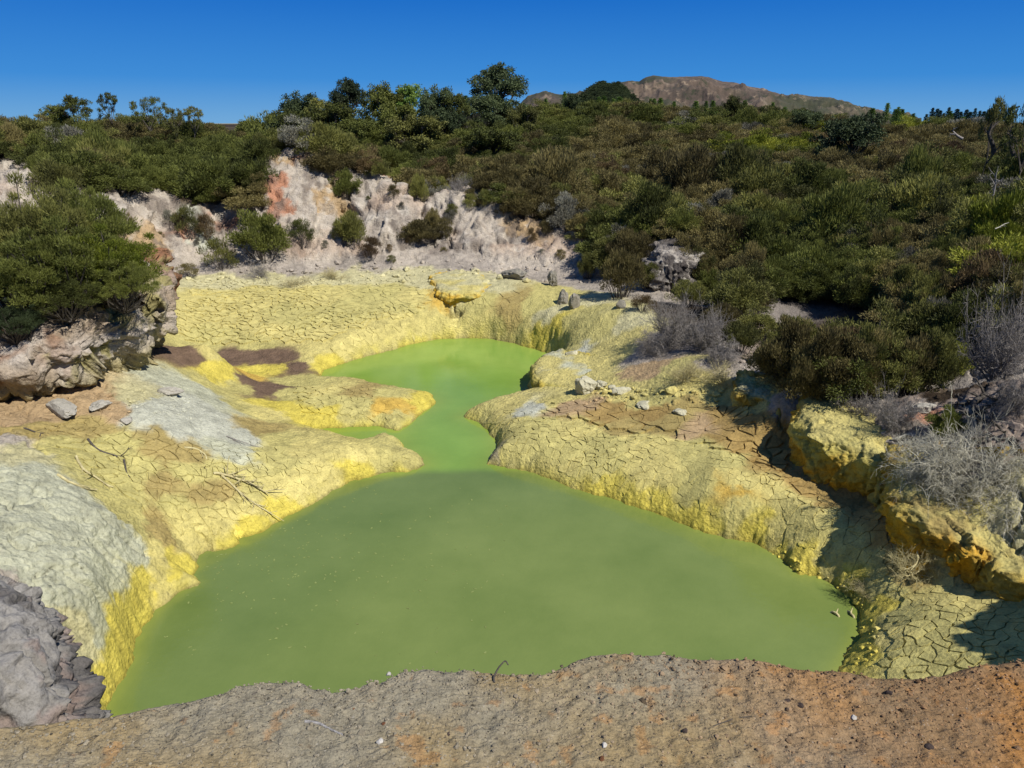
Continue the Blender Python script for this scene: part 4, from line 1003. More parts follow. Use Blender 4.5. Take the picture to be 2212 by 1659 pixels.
def place_bush(shape, col, x, y, z, sx, sz, label, group=None, stems=True, name='shrub', cat='shrub', rz=None, tilt=0):
    o = empty(name, (x, y, z), random.uniform(0, 6.28) if rz is None else rz)
    o.scale = (sx, sx * random.uniform(.9, 1.1), sz)
    tag(o, label, cat, group)
    f = foliage_obj('foliage', shape, col); COL.objects.link(f); f.parent = o
    if stems:
        s_ = bpy.data.objects.new('stems', STEM[shape]); COL.objects.link(s_); s_.parent = o
    return o

# scrub-covered ground seen in the photograph, as an outline round it
VEG = [(-900,150),(-900,380),(-100,335),(0,335),(60,328),(100,360),(115,398),(190,405),(240,418),(290,415),(330,398),(380,408),(430,432),(480,455),(520,460),(565,425),(596,375),(572,318),(640,312),(690,338),(718,392),(780,368),(880,374),(900,440),(912,500),(925,520),(930,440),(925,398),(980,392),(1080,414),(1108,462),(1150,462),(1195,478),(1205,500),(1235,478),(1262,500),(1275,560),(1300,585),(1320,640),(1385,640),(1400,570),(1415,510),(1430,492),(1495,488),(1502,540),(1470,640),(1530,665),(1600,700),(1650,745),(1700,800),(1770,830),(1860,838),(1960,820),(2070,790),(2105,715),(2212,690),(3200,700),(3200,150)]
cand = []
R = random.Random(21)
yv = 20.0
while yv < 125:
    sp = 1.25 + 0.017 * max(0, yv - 30)
    xv = -70 - R.random()
    while xv < 85:
        if abs(xv) < yv * 0.78 + 4:
            cand.append((xv + R.uniform(-.4, .4) * sp, yv + R.uniform(-.4, .4) * sp, sp))
        xv += sp
    yv += sp
cand = np.array(cand); cz = H(cand[:, 0], cand[:, 1])
uu, vv = proj(np.stack([cand[:, 0], cand[:, 1], cz + 0.7], 1))
ok = in_poly(uu, vv, VEG)
ok &= ~((cand[:, 0] < -8) & (cand[:, 1] < 44) )
ridge_d = np.interp(uu, [-500,430,620,1050,1150,1300,2000,3000],[76,80,86,92,100,109,106,100]); ok &= cand[:, 1] < ridge_d + 5
ok &= cz > 3.0
cand = cand[ok]; cz = cz[ok]; uu = uu[ok]; vv = vv[ok]
# visibility: roughly, is the canopy top seen
vis = np.ones(len(cand), bool)
for k in range(1, 14):
    f = 1 - k * 0.035
    q = H(cand[:, 0] * f, cand[:, 1] * f); line = HC + (cz + 1.9 - HC) * f
    vis &= q < line + 0.2
cols_n = fbm(np.stack([cand[:, 0] * .13, cand[:, 1] * .10, cand[:, 0] * 0], 1), 3); cols_m = fbm(np.stack([cand[:, 0] * .4, cand[:, 1] * .4, cand[:, 0] * 0 + 9], 1), 2)
KC = ['brown', 'olive', 'green', 'lime', 'dark', 'grey', 'rust']
def pick(i):
    u, v = uu[i], vv[i]; a = cols_n[i] + .7 * cols_m[i] + R.uniform(-.25, .25)
    g = 0
    if u < 620: g = .15 + (.35 if v > 330 else -.1)
    elif u < 1250 and v < 330: g = .35
    elif v < 300: g = .5
    else: g = -.12
    if 1600 < u < 1900 and 380 < v < 420: g += .25
    a += g
    if R.random() < .05: return 'grey' if R.random() < .5 else 'rust'
    if R.random() < .10: a += .5
    if 1500 < u < 2000 and 290 < v < 345 and a > .1: return 'lime'
    if u > 2050 and 480 < v < 620 and a > -.15: return 'lime' if R.random() < .4 else 'olive'
    return 'brown' if a < .02 else 'olive' if a < .3 else 'green'
order = np.argsort(-(cand[:, 2] / cand[:, 1]) * vis)
GRP = [('left', 'low scrub on the left plateau above the pale cliff'), ('mid', 'scrub on the middle rise behind the cliff'), ('right', 'scrub covering the right hillside')]
WORD = {'grey': 'twiggy grey', 'rust': 'rusty brown', 'brown': 'brownish', 'olive': 'olive', 'green': 'dark green', 'lime': 'yellow green'}
indiv = [int(i) for i in order if vis[i]][:262]
iset = set(indiv)
scrub_pts = []
for i in range(len(cand)):
    x_, y_, sp = cand[i]; c_ = pick(i)
    s = sp * R.uniform(.75, 1.25); hz = R.uniform(1.2, 2.3) * (1 + .004 * y_)
    if R.random() < .13 and 34 < y_ < 68 and c_ not in ('rust', 'grey'): hz *= R.uniform(1.35, 1.9); s *= 1.25
    sh = R.choice('abc')
    if i in iset:
        g = GRP[0] if uu[i] < 600 else GRP[1] if uu[i] < 1300 else GRP[2]
        hp = 'tall ' if hz > 2.6 else 'low ' if hz < 1.55 else ''
        vb_ = 'high near the ridge' if vv[i] < 330 else 'halfway up' if vv[i] < 470 else 'low down'
        if g[0] == 'right': ub_ = ['on the left part', 'in the middle', 'on the right part'][0 if uu[i] < 1560 else 1 if uu[i] < 1880 else 2] + ' of the right hillside'
        elif g[0] == 'mid': ub_ = 'on the rise behind the middle cliff'
        else: ub_ = 'on the left plateau above the pale cliff'
        lab_ = '%s%s shrub %s %s' % (hp, WORD[c_], vb_, ub_)
        where = {'left': 'on the left plateau above the pale cliff', 'mid': 'on the rise behind the middle cliff', 'right': 'on the scrubby right hillside'}[g[0]]
        place_bush(sh, c_, x_, y_, cz[i] - .15, s, hz, lab_, lab_.replace(' shrub ', ' shrubs '))
    else:
        scrub_pts.append((x_, y_, cz[i] - .15, s, hz, R.uniform(0, 6.28), KC.index(c_) * 3 + 'abc'.index(sh)))
# undergrowth thickens the canopy
for i in range(len(cand)):
    for _k in range((1 if R.random() < .55 else 0) + (2 if uu[i] > 1250 and cand[i][1] < 75 else 0)):
        x_, y_, sp = cand[i]; s = sp * R.uniform(.5, .8)
        x2, y2 = x_ + R.uniform(-.6, .6) * sp, y_ + R.uniform(-.6, .6) * sp
        scrub_pts.append((x2, y2, None, s, R.uniform(1.2, 2.4), R.uniform(0, 6.28), KC.index(pick(i)) * 3 + R.randrange(3)))
# trees over the knoll and the ground between ridge and hill
for _ in range(420):
    y_ = R.uniform(115, 240); x_ = R.uniform(-.1, .75) * y_
    s = y_ * .018; scrub_pts.append((x_, y_, None, s, 1.6, R.uniform(0, 6), 6 + R.randrange(3)))
for _ in range(260):
    u = R.uniform(1250, 1378); p = D(u, 215, 300 - R.uniform(-4, 12))
    top = np.interp(u, [1240,1262,1275,1290,1310,1330,1345,1362,1385], [216,196,182,174,171,174,180,196,220])
    v_ = R.uniform(top + 5, 226); p = D(u, v_, 300 - (v_ - top) / 45 * 14); s = R.uniform(1.0, 1.9)
    scrub_pts.append((p[0], p[1], p[2] - s * .9, s, s * 1.3, R.uniform(0, 6), 12 + R.randrange(3)))
sp_arr = [list(t) for t in scrub_pts]
nz = [k for k, t in enumerate(sp_arr) if t[2] is None]
hz_ = H(np.array([sp_arr[k][0] for k in nz]), np.array([sp_arr[k][1] for k in nz]))
for k, h_ in zip(nz, hz_): sp_arr[k][2] = float(h_) - .15
sp_arr = np.array(sp_arr, float)
pc = bpy.data.collections.new('scrub_kinds')
for ci, c_ in enumerate(KC):
    for si, sh in enumerate('abc'):
        po = foliage_obj('kind_%02d' % (ci * 3 + si), sh, c_); pc.objects.link(po)
def scatter(name, arr, coll, label, cat, mat=None):
    me_ = bpy.data.meshes.new(name); me_.vertices.add(len(arr)); me_.vertices.foreach_set('co', np.ascontiguousarray(arr[:, :3], np.float32).ravel())
    a1 = me_.attributes.new('sc', 'FLOAT_VECTOR', 'POINT'); a1.data.foreach_set('vector', np.stack([arr[:, 3], arr[:, 3], arr[:, 4]], 1).astype(np.float32).ravel())
    a2 = me_.attributes.new('rot', 'FLOAT_VECTOR', 'POINT'); a2.data.foreach_set('vector', np.stack([arr[:, 5] * 0, arr[:, 5] * 0, arr[:, 5]], 1).astype(np.float32).ravel())
    a3 = me_.attributes.new('idx', 'INT', 'POINT'); a3.data.foreach_set('value', arr[:, 6].astype(np.int32))
    o = bpy.data.objects.new(name, me_); COL.objects.link(o)
    ng = bpy.data.node_groups.new(name, 'GeometryNodeTree')
    ng.interface.new_socket('Geometry', in_out='INPUT', socket_type='NodeSocketGeometry'); ng.interface.new_socket('Geometry', in_out='OUTPUT', socket_type='NodeSocketGeometry')
    N_, L_ = ng.nodes, ng.links
    gi_ = N_.new('NodeGroupInput'); go_ = N_.new('NodeGroupOutput'); ci_ = N_.new('GeometryNodeCollectionInfo')
    ci_.inputs['Collection'].default_value = coll; ci_.inputs['Separate Children'].default_value = True; ci_.inputs['Reset Children'].default_value = True
    ip = N_.new('GeometryNodeInstanceOnPoints'); ip.inputs['Pick Instance'].default_value = True
    def attr(nm, tp):
        a = N_.new('GeometryNodeInputNamedAttribute'); a.data_type = tp; a.inputs['Name'].default_value = nm; return a
    L_.new(gi_.outputs[0], ip.inputs['Points']); L_.new(ci_.outputs[0], ip.inputs['Instance'])
    L_.new(attr('idx', 'INT').outputs[0], ip.inputs['Instance Index']); L_.new(attr('rot', 'FLOAT_VECTOR').outputs[0], ip.inputs['Rotation']); L_.new(attr('sc', 'FLOAT_VECTOR').outputs[0], ip.inputs['Scale'])
    L_.new(ip.outputs[0], go_.inputs[0])
    md = o.modifiers.new('scatter', 'NODES'); md.node_group = ng
    tag(o, label, cat, kind='stuff'); return o
scatter('scrub', sp_arr, pc, 'dense brown and green scrub covering the slopes behind the pool', 'scrub')
print('scrub', len(scrub_pts), 'indiv', len(indiv))

# single shrubs on the pale cliffs: u, v of the middle, width px, height px
for u, v, w_, h_, sh, c_, lb in [
    (565,530,118,100,'a','green','rounded dark green shrub against the foot of the pale cliff'),
    (475,560,70,70,'d','olive','sparse olive shrub left of the rounded dark green one at the cliff foot'),
    (652,515,55,55,'d','green','small leaning green shrub right of the rounded dark green one'),
    (745,425,70,66,'a','green','green shrub in the gully right of the orange topped spur'),
    (755,512,72,80,'b','olive','upright olive shrub low in the gully right of the spur'),
    (800,545,60,50,'d','rust','rusty low shrub at the foot of the gully'),
    (410,495,50,70,'d','olive','thin olive shrub clinging to the middle of the left cliff'),
    (388,490,30,40,'d','brown','small brown tuft on the left cliff beside the red streak'),
    (445,505,45,60,'d','rust','rusty thin shrub hanging on the left cliff'),
    (275,490,40,40,'d','rust','small rusty tuft high on the left part of the cliff'),
    (405,590,44,30,'d','brown','low brown tuft at the foot of the left cliff'),
    (852,425,34,34,'d','brown','tiny brown tuft near the top of the middle cliff'),
    (958,500,50,50,'d','brown','brown shrub at the bottom of the narrow cliff gully'),
    (935,490,40,60,'b','brown','brown shrub inside the narrow cliff gully'),
    (905,420,40,66,'b','olive','olive shrub at the head of the narrow cliff gully'),
    (1015,445,40,38,'d','olive','olive tuft under the silvery dead bush on the cliff'),
    (1050,440,42,46,'d','olive','olive tuft at the upper right of the middle cliff'),
    (1130,455,60,50,'b','brown','brown shrub hanging over the right end of the pale cliff'),
    (1180,500,40,40,'d','brown','brown tuft on the pinkish slope right of the cliff'),
    (1150,515,30,40,'d','rust','rusty tuft on the pinkish slope right of the cliff'),
    (1270,580,44,60,'b','olive','olive shrub low on the slope between two pale gullies'),
    (1345,600,90,110,'b','brown','broad brown shrub at the foot of the slope left of the grey bluff'),
    (1300,540,60,80,'a','olive','olive shrub above the broad brown one on the slope'),
    (1390,660,60,40,'d','rust','low rusty shrub at the edge of the yellow flat'),
    (1402,600,60,60,'b','olive','olive shrub at the left foot of the grey bluff'),
    (1515,590,70,80,'c','olive','dense olive shrub hugging the right side of the grey bluff'),
    (1440,505,80,50,'a','brown','brown shrub spilling over the top of the grey bluff'),
    (1600,740,90,70,'b','olive','olive shrub right of the large dead bush at the hill foot'),
    (1680,760,90,80,'a','olive','rounded olive shrub at the hill foot above the small bluff'),
    (1640,705,100,70,'c','olive','spreading olive shrub filling the gap below the hillside'),
    (1560,695,90,60,'b','brown','brown shrub behind the large grey dead bush'),
    (1720,730,110,80,'b','olive','olive shrub at the hill foot right of the spreading one'),
    (1490,640,90,60,'b','olive','olive shrub under the grey bluff'),
    (1530,620,80,60,'b','green','green shrub with drooping sprays between the two grey bluffs'),
    (1720,800,90,90,'b','brown','brown shrub above the small pale yellow bluff'),
    (1800,770,110,130,'c','olive','dark olive shrub in the shade above the yellow bluff'),
    (1850,830,90,60,'a','brown','low brown shrub between the hillside and the yellow bluff'),
    (1890,760,150,150,'c','olive','large olive shrub at the bottom of the right hillside'),
    (1960,800,120,90,'c','olive','dense olive shrub below the large olive one'),
    (2045,785,100,80,'a','lime','yellow green shrub at the bottom right of the hillside'),
    (2010,720,140,100,'a','olive','rounded olive shrub above the yellow green one on the hillside'),
    (2045,925,70,60,'a','green','small green shrub beside the red earth patch on the right'),
    (2150,600,180,120,'c','lime','broad yellow green shrub at the right edge of the hillside'),
    (2180,690,150,110,'c','olive','shady olive shrub at the right edge above the tangled roots'),
    (1640,660,80,60,'d','brown','sparse brown shrub on top of the lower grey bluff')]:
    p = hit(u, min(v + h_ * .42, 1650)); dist = np.linalg.norm(p - [0, 0, HC])
    s = w_ / 2 * dist / FPX; hh = h_ * dist / FPX
    place_bush(sh, c_, p[0], p[1] + s * .3, Hs(p[0], p[1] + s * .3) - .1 * hh, s * .95, hh, lb)

R = random.Random(404)
n_t = 0
while n_t < 26:
    u, v = R.uniform(250, 1330), R.uniform(400, 572)
    if v < np.interp(u, [250,560,600,760,1080,1330], [440,470,400,410,440,600]) or 560 < u < 700 and v < 480: continue
    p = hit(u, v); w_ = R.uniform(14, 34); dist = np.linalg.norm(p - [0, 0, HC]); c_ = R.choice(['brown', 'rust', 'olive', 'grey', 'brown'])
    place_bush('d', c_, p[0], p[1], p[2] - .1, w_ / 2 * dist / FPX, w_ * R.uniform(.8, 1.3) * dist / FPX, '%s tuft clinging to the pale cliff face' % {'brown': 'small brown', 'rust': 'small rusty', 'olive': 'small olive', 'grey': 'small twiggy grey'}[c_], 'tufts on the pale cliff, ' + c_)
    n_t += 1
# big near bushes on the left outcrop
for u, vt, d, w_, c_, sh, lb in [
    (40,405,25.5,230,'olive','fine','bright green feathery bush at the upper left edge'),
    (150,398,27.5,220,'green','fine2','feathery green bush at the top of the left clump'),
    (110,475,24.5,260,'green','fine2','yellow green feathery bush in the middle of the left clump'),
    (215,500,25.5,210,'lime','fine','sunlit yellow green bush on the right of the left clump'),
    (20,540,23.3,220,'green','fine','shady green bush at the left edge above the outcrop'),
    (250,560,24.6,150,'green','fine2','drooping green bush over the pale rock outcrop'),
    (130,590,23.6,160,'green','fine','low green bush at the lip of the pale rock outcrop'),
    (15,650,22.4,130,'dark','fine','dark shaded bush at the left edge of the outcrop')]:
    t_ = D(u, vt, d); s = w_ / 2 * d / FPX * 1.05
    zb = float(top6(np.array(t_[0]), np.array(t_[1]))); zb = max(min(zb, t_[2] - 1.2), 4.0)
    place_bush(sh, c_, t_[0], t_[1], zb - .1, s, (t_[2] - zb), lb, rz=random.uniform(0, 6))

# trees
def grow_tree(seed, h=1.0, trunk=.35, spread=.5, limbs=7, sub=4, subsub=3, r0=.03, leafn=55, cl=.09, flat=.6, ll=(.03, .06), w=.02, updir=.5, lean=0, top_only=False):
    R = np.random.default_rng(seed); mb = MB(); tips = []
    tp = np.array([lean * trunk, 0, trunk * h])
    pts = np.array([[0, 0, -.03], [R.normal() * .015, R.normal() * .015, trunk * h * .5], tp])
    mb.add(*tube(pts, [r0, r0 * .8, r0 * .65], 6))
    for i in range(limbs):
        a = i * 2.4 + R.uniform(-.4, .4); el = R.uniform(.35, 1.3) if i else 1.5
        L1 = (h - trunk * h) * R.uniform(.45, .65)
        d = np.array([math.cos(a) * math.cos(el) * spread * 2, math.sin(a) * math.cos(el) * spread * 2, math.sin(el)])
        e = tp + d * L1 + [lean * L1, 0, 0]
        mid = (tp + e) / 2 + R.normal(size=3) * .03
        mb.add(*tube(np.array([tp - [0, 0, R.uniform(0, .1) * h], mid, e]), [r0 * .55, r0 * .4, r0 * .25], 5))
        for j in range(sub):
            s0 = mid + (e - mid) * R.uniform(.3, 1)
            d2 = unit(d * .6 + R.normal(size=3) * .7 + [0, 0, updir]); L2 = h * R.uniform(.12, .24)
            e2 = s0 + d2 * L2; m2 = (s0 + e2) / 2 + R.normal(size=3) * .015
            mb.add(*tube(np.array([s0, m2, e2]), [r0 * .25, r0 * .16, r0 * .08], 4))
            for _ in range(subsub):
                e3 = e2 + unit(R.normal(size=3) + [0, 0, .3]) * h * R.uniform(.03, .10); mb.add(*tube(np.array([m2 + (e2 - m2) * R.random(), e3]), [r0 * .08, r0 * .04], 3)); tips.append(e3)
    T = np.array(tips); n_ = len(T)
    k = unit(R.normal(size=(n_ * leafn, 3))) * (R.random(n_ * leafn) ** .5)[:, None] * np.array([1, 1, flat]) * cl * h * R.uniform(.6, 1.2, n_).repeat(leafn)[:, None]
    P_ = T.repeat(leafn, 0) + k
    Dn = unit(k * 4 + R.normal(size=k.shape) * .6 + [0, 0, .25])
    V, F = leaves(P_, Dn, R.uniform(*ll, len(P_)) * h, np.full(len(P_), w * h), R)
    zk = np.array([1, 1, 1 / V[:, 2].max()]); V = V * zk; mb.V = [v * zk for v in mb.V]
    return make_mesh('crown_leaves', V, F), mb.mesh('trunk_wood', True)
TREE = {
    'round': grow_tree(31, 1, .28, .55, 11, 6, 3, .026, 60, .065, .7, (.018, .036), .016, .6),
    'umbrella': grow_tree(32, 1, .45, .75, 5, 4, 3, .022, 50, .085, .3, (.025, .05), .014, .15, .25),
    'umbrella2': grow_tree(33, 1, .35, .95, 7, 4, 3, .02, 50, .085, .35, (.025, .05), .014, .1, -.1),
    'dense': grow_tree(34, 1, .18, .5, 11, 6, 3, .03, 60, .09, .8, (.025, .05), .02, .4),
    'dense2': grow_tree(35, 1, .12, .38, 12, 6, 3, .03, 60, .08, .9, (.02, .045), .02, .7),
    'open': grow_tree(36, 1, .30, .45, 7, 5, 3, .025, 40, .07, .6, (.025, .05), .018, .6)}
tree_mesh = {}
def place_tree(kind, col, u, vt, vb, d, w_px, label, group=None, bark=M_bark, rz=None):
    top = D(u, vt, d); bot = D(u, vb, d)
    zb = min(bot[2], Hs(bot[0], bot[1]) + .3)
    h = top[2] - zb
    o = empty('tree', (bot[0], bot[1], zb), random.uniform(0, 6.28) if rz is None else rz)
    base_w = {'round': .95, 'umbrella': 1.15, 'umbrella2': 1.3, 'dense': .95, 'dense2': .8, 'open': .8}[kind]
    sx = w_px * d / FPX / base_w; hz = h / 1.02
    o.scale = (sx, sx, hz); tag(o, label, 'tree', group)
    if (kind, col) not in tree_mesh:
        mc = TREE[kind][0].copy(); mc.materials.append(LEAF[col]); tree_mesh[kind, col] = mc
    if not TREE[kind][1].materials: TREE[kind][1].materials.append(bark)
    for nm, me_ in (('crown', tree_mesh[kind, col]), ('trunk', TREE[kind][1])):
        c_ = bpy.data.objects.new(nm, me_); COL.objects.link(c_); c_.parent = o
    return o
for kind, col, u, vt, vb, d, w_, lb in [
    ('round','dark',1078,130,262,92,160,'tall round crowned tree standing highest on the skyline'),
    ('umbrella','green',248,194,262,74,62,'lone leaning umbrella shaped tree with a bare trunk on the left skyline'),
    ('umbrella2','green',322,202,262,74,80,'umbrella tree just right of the leaning one on the left skyline'),
    ('umbrella2','olive',375,228,268,74,70,'brownish flat topped tree in the middle of the left skyline group'),
    ('umbrella','olive',415,224,270,74,66,'sparse flat topped tree at the right end of the left skyline group'),
    ('open','green',172,200,262,76,66,'spiky upright tree on the left skyline'),
    ('open','green',118,222,262,76,60,'low spiky tree left of the upright one on the skyline'),
    ('dense','green',552,248,300,82,96,'low wide green tree in the dip of the skyline'),
    ('dense2','dark',655,190,280,86,90,'dark tree at the left end of the central tree row'),
    ('dense','green',640,228,300,80,100,'green tree below the left end of the central tree row'),
    ('round','dark',757,162,280,88,104,'broad dark grey green tree in the central tree row'),
    ('dense2','green',838,170,290,86,90,'dense green tree right of the broad grey green one'),
    ('open','pine',893,175,280,86,80,'bright green feathery tree in the central tree row'),
    ('dense2','dark',948,176,290,84,80,'dark upright tree left of the tallest round one'),
    ('open','green',985,196,280,84,60,'narrow green tree between the dark upright and the tallest one'),
    ('dense','dark',1065,192,290,88,120,'dark undergrowth tree at the foot of the tallest round tree'),
    ('dense2','olive',900,240,330,78,120,'olive tree on the rise below the central tree row'),
    ('dense','green',800,250,330,80,120,'green tree on the rise left of the olive one'),
    ('dense','green',1060,270,350,76,120,'wide dark green tree on the slope below the tallest tree'),
    ('dense2','dark',1235,195,260,95,44,'small dark bushy tree on the ridge left of the wooded knoll'),
    ('dense','dark',1835,235,345,74,130,'large dark tree in the middle of the right hillside'),
    ('dense','dark',1735,232,310,90,70,'dark tree near the ridge left of the large dark one'),
    ('umbrella','olive',2135,198,300,52,76,'flat crowned tree near the right edge of the skyline'),
    ('umbrella2','green',2215,188,330,48,130,'green tree cut by the right edge of the photo'),
    ('dense2','green',1580,200,262,96,44,'pointed green tree on the ridge below the bare hill'),
    ('dense2','green',720,212,300,82,100,'broad green tree filling the row below the grey green one'),
    ('dense','dark',610,236,300,80,70,'low dark tree at the left foot of the central tree row'),
    ('dense2','green',860,214,300,82,100,'broad green tree under the bright feathery one'),
    ('dense','dark',955,222,310,82,90,'dark green tree filling the gap under the upright one'),
    ('dense2','olive',1130,222,300,86,70,'olive tree right of the tallest round tree'),
    ('open','olive',700,206,290,84,70,'thin olive tree between two dark ones in the central row')]:
    place_tree(kind, col, u, vt, vb, d, w_, lb)

# pines: whorled branches
def pine_proto(seed, levels=16, droop=-.1, spread=.24, per=26, upw=.2, ll=.06):
    R = np.random.default_rng(seed); mb = MB(); mb.add(*tube(np.array([[0, 0, -.02], [0, 0, .5], [0, 0, 1.]]), [.02, .012, .002], 5))
    P_, Dn = [], []
    for i in range(levels):
        z_ = .12 + .86 * i / levels; r_ = spread * (1 - (z_ - .1) / .92) ** 1.15 * R.uniform(.55, 1.3)
        for j in range(6):
            a = j * 1.05 + i * .5 + R.uniform(-.2, .2); d = unit(np.array([math.cos(a), math.sin(a), upw + R.normal() * .1])); e = np.array([0, 0, z_]) + d * r_
            mb.add(*tube(np.array([[0, 0, z_], e]), [.005, .002], 3))
            t = R.random((per, 1)); P_.append(np.array([0, 0, z_]) + (e - [0, 0, z_]) * t + R.normal(size=(per, 3)) * .008); Dn.append(unit(d + R.normal(size=(per, 3)) * .7 + [0, 0, .4]))
    P_ = np.concatenate(P_); Dn = np.concatenate(Dn)
    V, F = leaves(P_, Dn, np.full(len(P_), ll), np.full(len(P_), .014), R)
    return make_mesh('needles', V, F), mb.mesh('pine_trunk', True)
PINE = [pine_proto(41, 14, spread=.30), pine_proto(42, 13, spread=.26, upw=1.0, per=16, ll=.07)]
pm = {}
def place_pine(k, col, u, vt, vb, d, w_px, label, group):
    top = D(u, vt, d); bot = D(u, vb, d); h = top[2] - bot[2]
    o = empty('pine_tree', bot, random.uniform(0, 6)); sx = w_px * d / FPX / (.48 if k == 0 else .36); o.scale = (sx, sx, h); tag(o, label, 'pine tree', group)
    if (k, col) not in pm:
        c_ = PINE[k][0].copy(); c_.materials.append(LEAF[col]); pm[k, col] = c_
    if not PINE[k][1].materials: PINE[k][1].materials.append(M_bark)
    for nm, me_ in (('crown', pm[k, col]), ('trunk', PINE[k][1])):
        c_ = bpy.data.objects.new(nm, me_); COL.objects.link(c_); c_.parent = o
R = random.Random(8)
for i in range(20):
    u = 1998 + i * 9.2 + R.uniform(-2, 2)
    place_pine(0, 'pinedark', u, 234 + R.uniform(-4, 12) , 276, 260, R.uniform(17, 30), 'dark pine in the distant row behind the right ridge', 'distant row of dark pines')
for i, (u, vt) in enumerate([(1290,205),(1305,208),(1320,210),(1340,206),(1400,212),(1412,206),(1425,210),(1455,214),(1500,218),(1520,214),(1540,218),(1180,206),(1222,190),(1640,222),(1660,220),(1690,226),(1910,222),(1925,232),(1935,228),(1945,232),(1970,240),(2040,240),(2075,246),(1006,200),(1000,206),(1880,232),(1600,214),(1352,212)]):
    vt = vt + R.uniform(-2, 8); place_pine(1, 'pine', u + R.uniform(-5, 5), vt, vt + 50, 103 + R.uniform(-4, 2), R.uniform(20, 34), 'young bright green pine with upright shoots along the right ridge', 'young pines along the ridge')

# dead bushes: fine bare branches
def dead_bush_mesh(seed, n1=14, n2=9, n3=9, H_=1.0, W_=1.0, r=(.016, .007, .0030), droop=.0, sides=3):
    R = np.random.default_rng(seed); mb = MB()
    for i in range(n1):
        a = R.uniform(0, 6.28); el = R.uniform(.15, 1.25); d = np.array([math.cos(a) * math.cos(el) * W_, math.sin(a) * math.cos(el) * W_, math.sin(el) * H_])
        b0 = np.array([R.normal() * .08, R.normal() * .08, 0]); L1 = R.uniform(.5, .85)
        t = np.linspace(0, 1, 6)[:, None]; P1 = b0 + d * L1 * t + R.normal(size=3) * .12 * t ** 2 + R.normal(size=(6, 3)) * .02; P1[:, 2] += .1 * t[:, 0] * (1 - t[:, 0])
        mb.add(*tube(P1, np.linspace(r[0], r[1], 6), 4))
        for j in range(n2):
            k = R.integers(1, 6); s0 = P1[k]; d2 = unit(d + R.normal(size=3) * .65 + [0, 0, .1]); L2 = R.uniform(.2, .45)
            t = np.linspace(0, 1, 5)[:, None]; P2 = s0 + d2 * L2 * t + R.normal(size=3) * .10 * t ** 2 + R.normal(size=(5, 3)) * .012; P2[:, 2] -= droop * t[:, 0] ** 2
            mb.add(*tube(P2, np.linspace(r[1], r[2], 5), sides))
            for _ in range(n3):
                k = R.integers(1, 5); s1 = P2[k]; d3 = unit(d2 + R.normal(size=3) * .8 + [0, 0, .15]); L3 = R.uniform(.07, .24)
                t = np.linspace(0, 1, 4)[:, None]; P3_ = s1 + d3 * L3 * t + R.normal(size=3) * .05 * t ** 2; P3_[:, 2] -= droop * .6 * t[:, 0] ** 2
                mb.add(*tube(P3_, np.linspace(r[2], r[2] * .45, 4), sides))
    return mb.mesh('dead_branches', True)
DEAD = [dead_bush_mesh(51, 18, 13, 13), dead_bush_mesh(52, 18, 14, 13, droop=.18), dead_bush_mesh(53, 14, 11, 10)]
dm = {}
def place_dead(k, mat, p, s, h, label, name='dead_bush', cat='dead bush', rz=0, tilt=(0, 0)):
    if (k, mat.name) not in dm:
        c_ = DEAD[k].copy(); c_.materials.append(mat); dm[k, mat.name] = c_
    o = obj(name, dm[k, mat.name]); o.location = tuple(p); o.scale = (s, s, h); o.rotation_euler = (tilt[0], tilt[1], rz); tag(o, label, cat); return o
def dead_px(k, mat, u, v, w_, h_, label, rz=0, name='dead_bush', cat='dead bush', lift=0):
    p = hit(u, v + h_ * .4); dist = np.linalg.norm(p - [0, 0, HC]); p[2] = max(p[2], Hs(p[0], p[1])) - .05 + lift
    return place_dead(k, mat, p, w_ / 2 * dist / FPX, h_ * dist / FPX, label, name, cat, rz)
dead_px(0, M_dead, 1450, 700, 130, 110, 'large grey dead bush of tangled twigs at the foot of the right hillside', 1)
dead_px(1, M_dead, 1410, 735, 110, 70, 'low grey dead bush left of the large tangled one', 2)
dead_px(0, M_dead, 1520, 720, 130, 100, 'grey dead bush right of the large tangled one', 3)
dead_px(1, M_dead, 1560, 760, 110, 70, 'drooping grey dead bush above the yellow slope', 4)
dead_px(2, M_deadyel, 1480, 800, 110, 60, 'straw coloured dead brush on the yellow slope', 5)
dead_px(2, M_deadyel, 1560, 805, 100, 50, 'pale straw brush left of the small yellow bluff', 2.2)
dead_px(2, M_dead, 992, 400, 62, 52, 'silvery dead bush on top of the pale cliff', 1)
dead_px(2, M_dead, 560, 585, 60, 36, 'low grey twiggy bush at the cliff foot beneath the rounded green one', 1)
dead_px(2, M_deadyel, 640, 610, 80, 24, 'dry pale brush at the upper edge of the yellow flat', 2)
dead_px(2, M_deadyel, 720, 590, 70, 28, 'dry brush where the yellow flat meets the cliff', 3)
dead_px(2, M_dead, 1860, 875, 110, 70, 'small grey dead bush behind the rounded yellow bluff', 4)
dead_px(0, M_dead, 1930, 900, 120, 90, 'grey dead bush in the shade left of the red earth', 2)
dead_px(0, M_dead, 2150, 760, 160, 170, 'tall grey brush on the slope at the right edge', 2.5)
dead_px(1, M_dead, 2200, 850, 130, 120, 'grey brush at the right edge above the roots', 3.1)
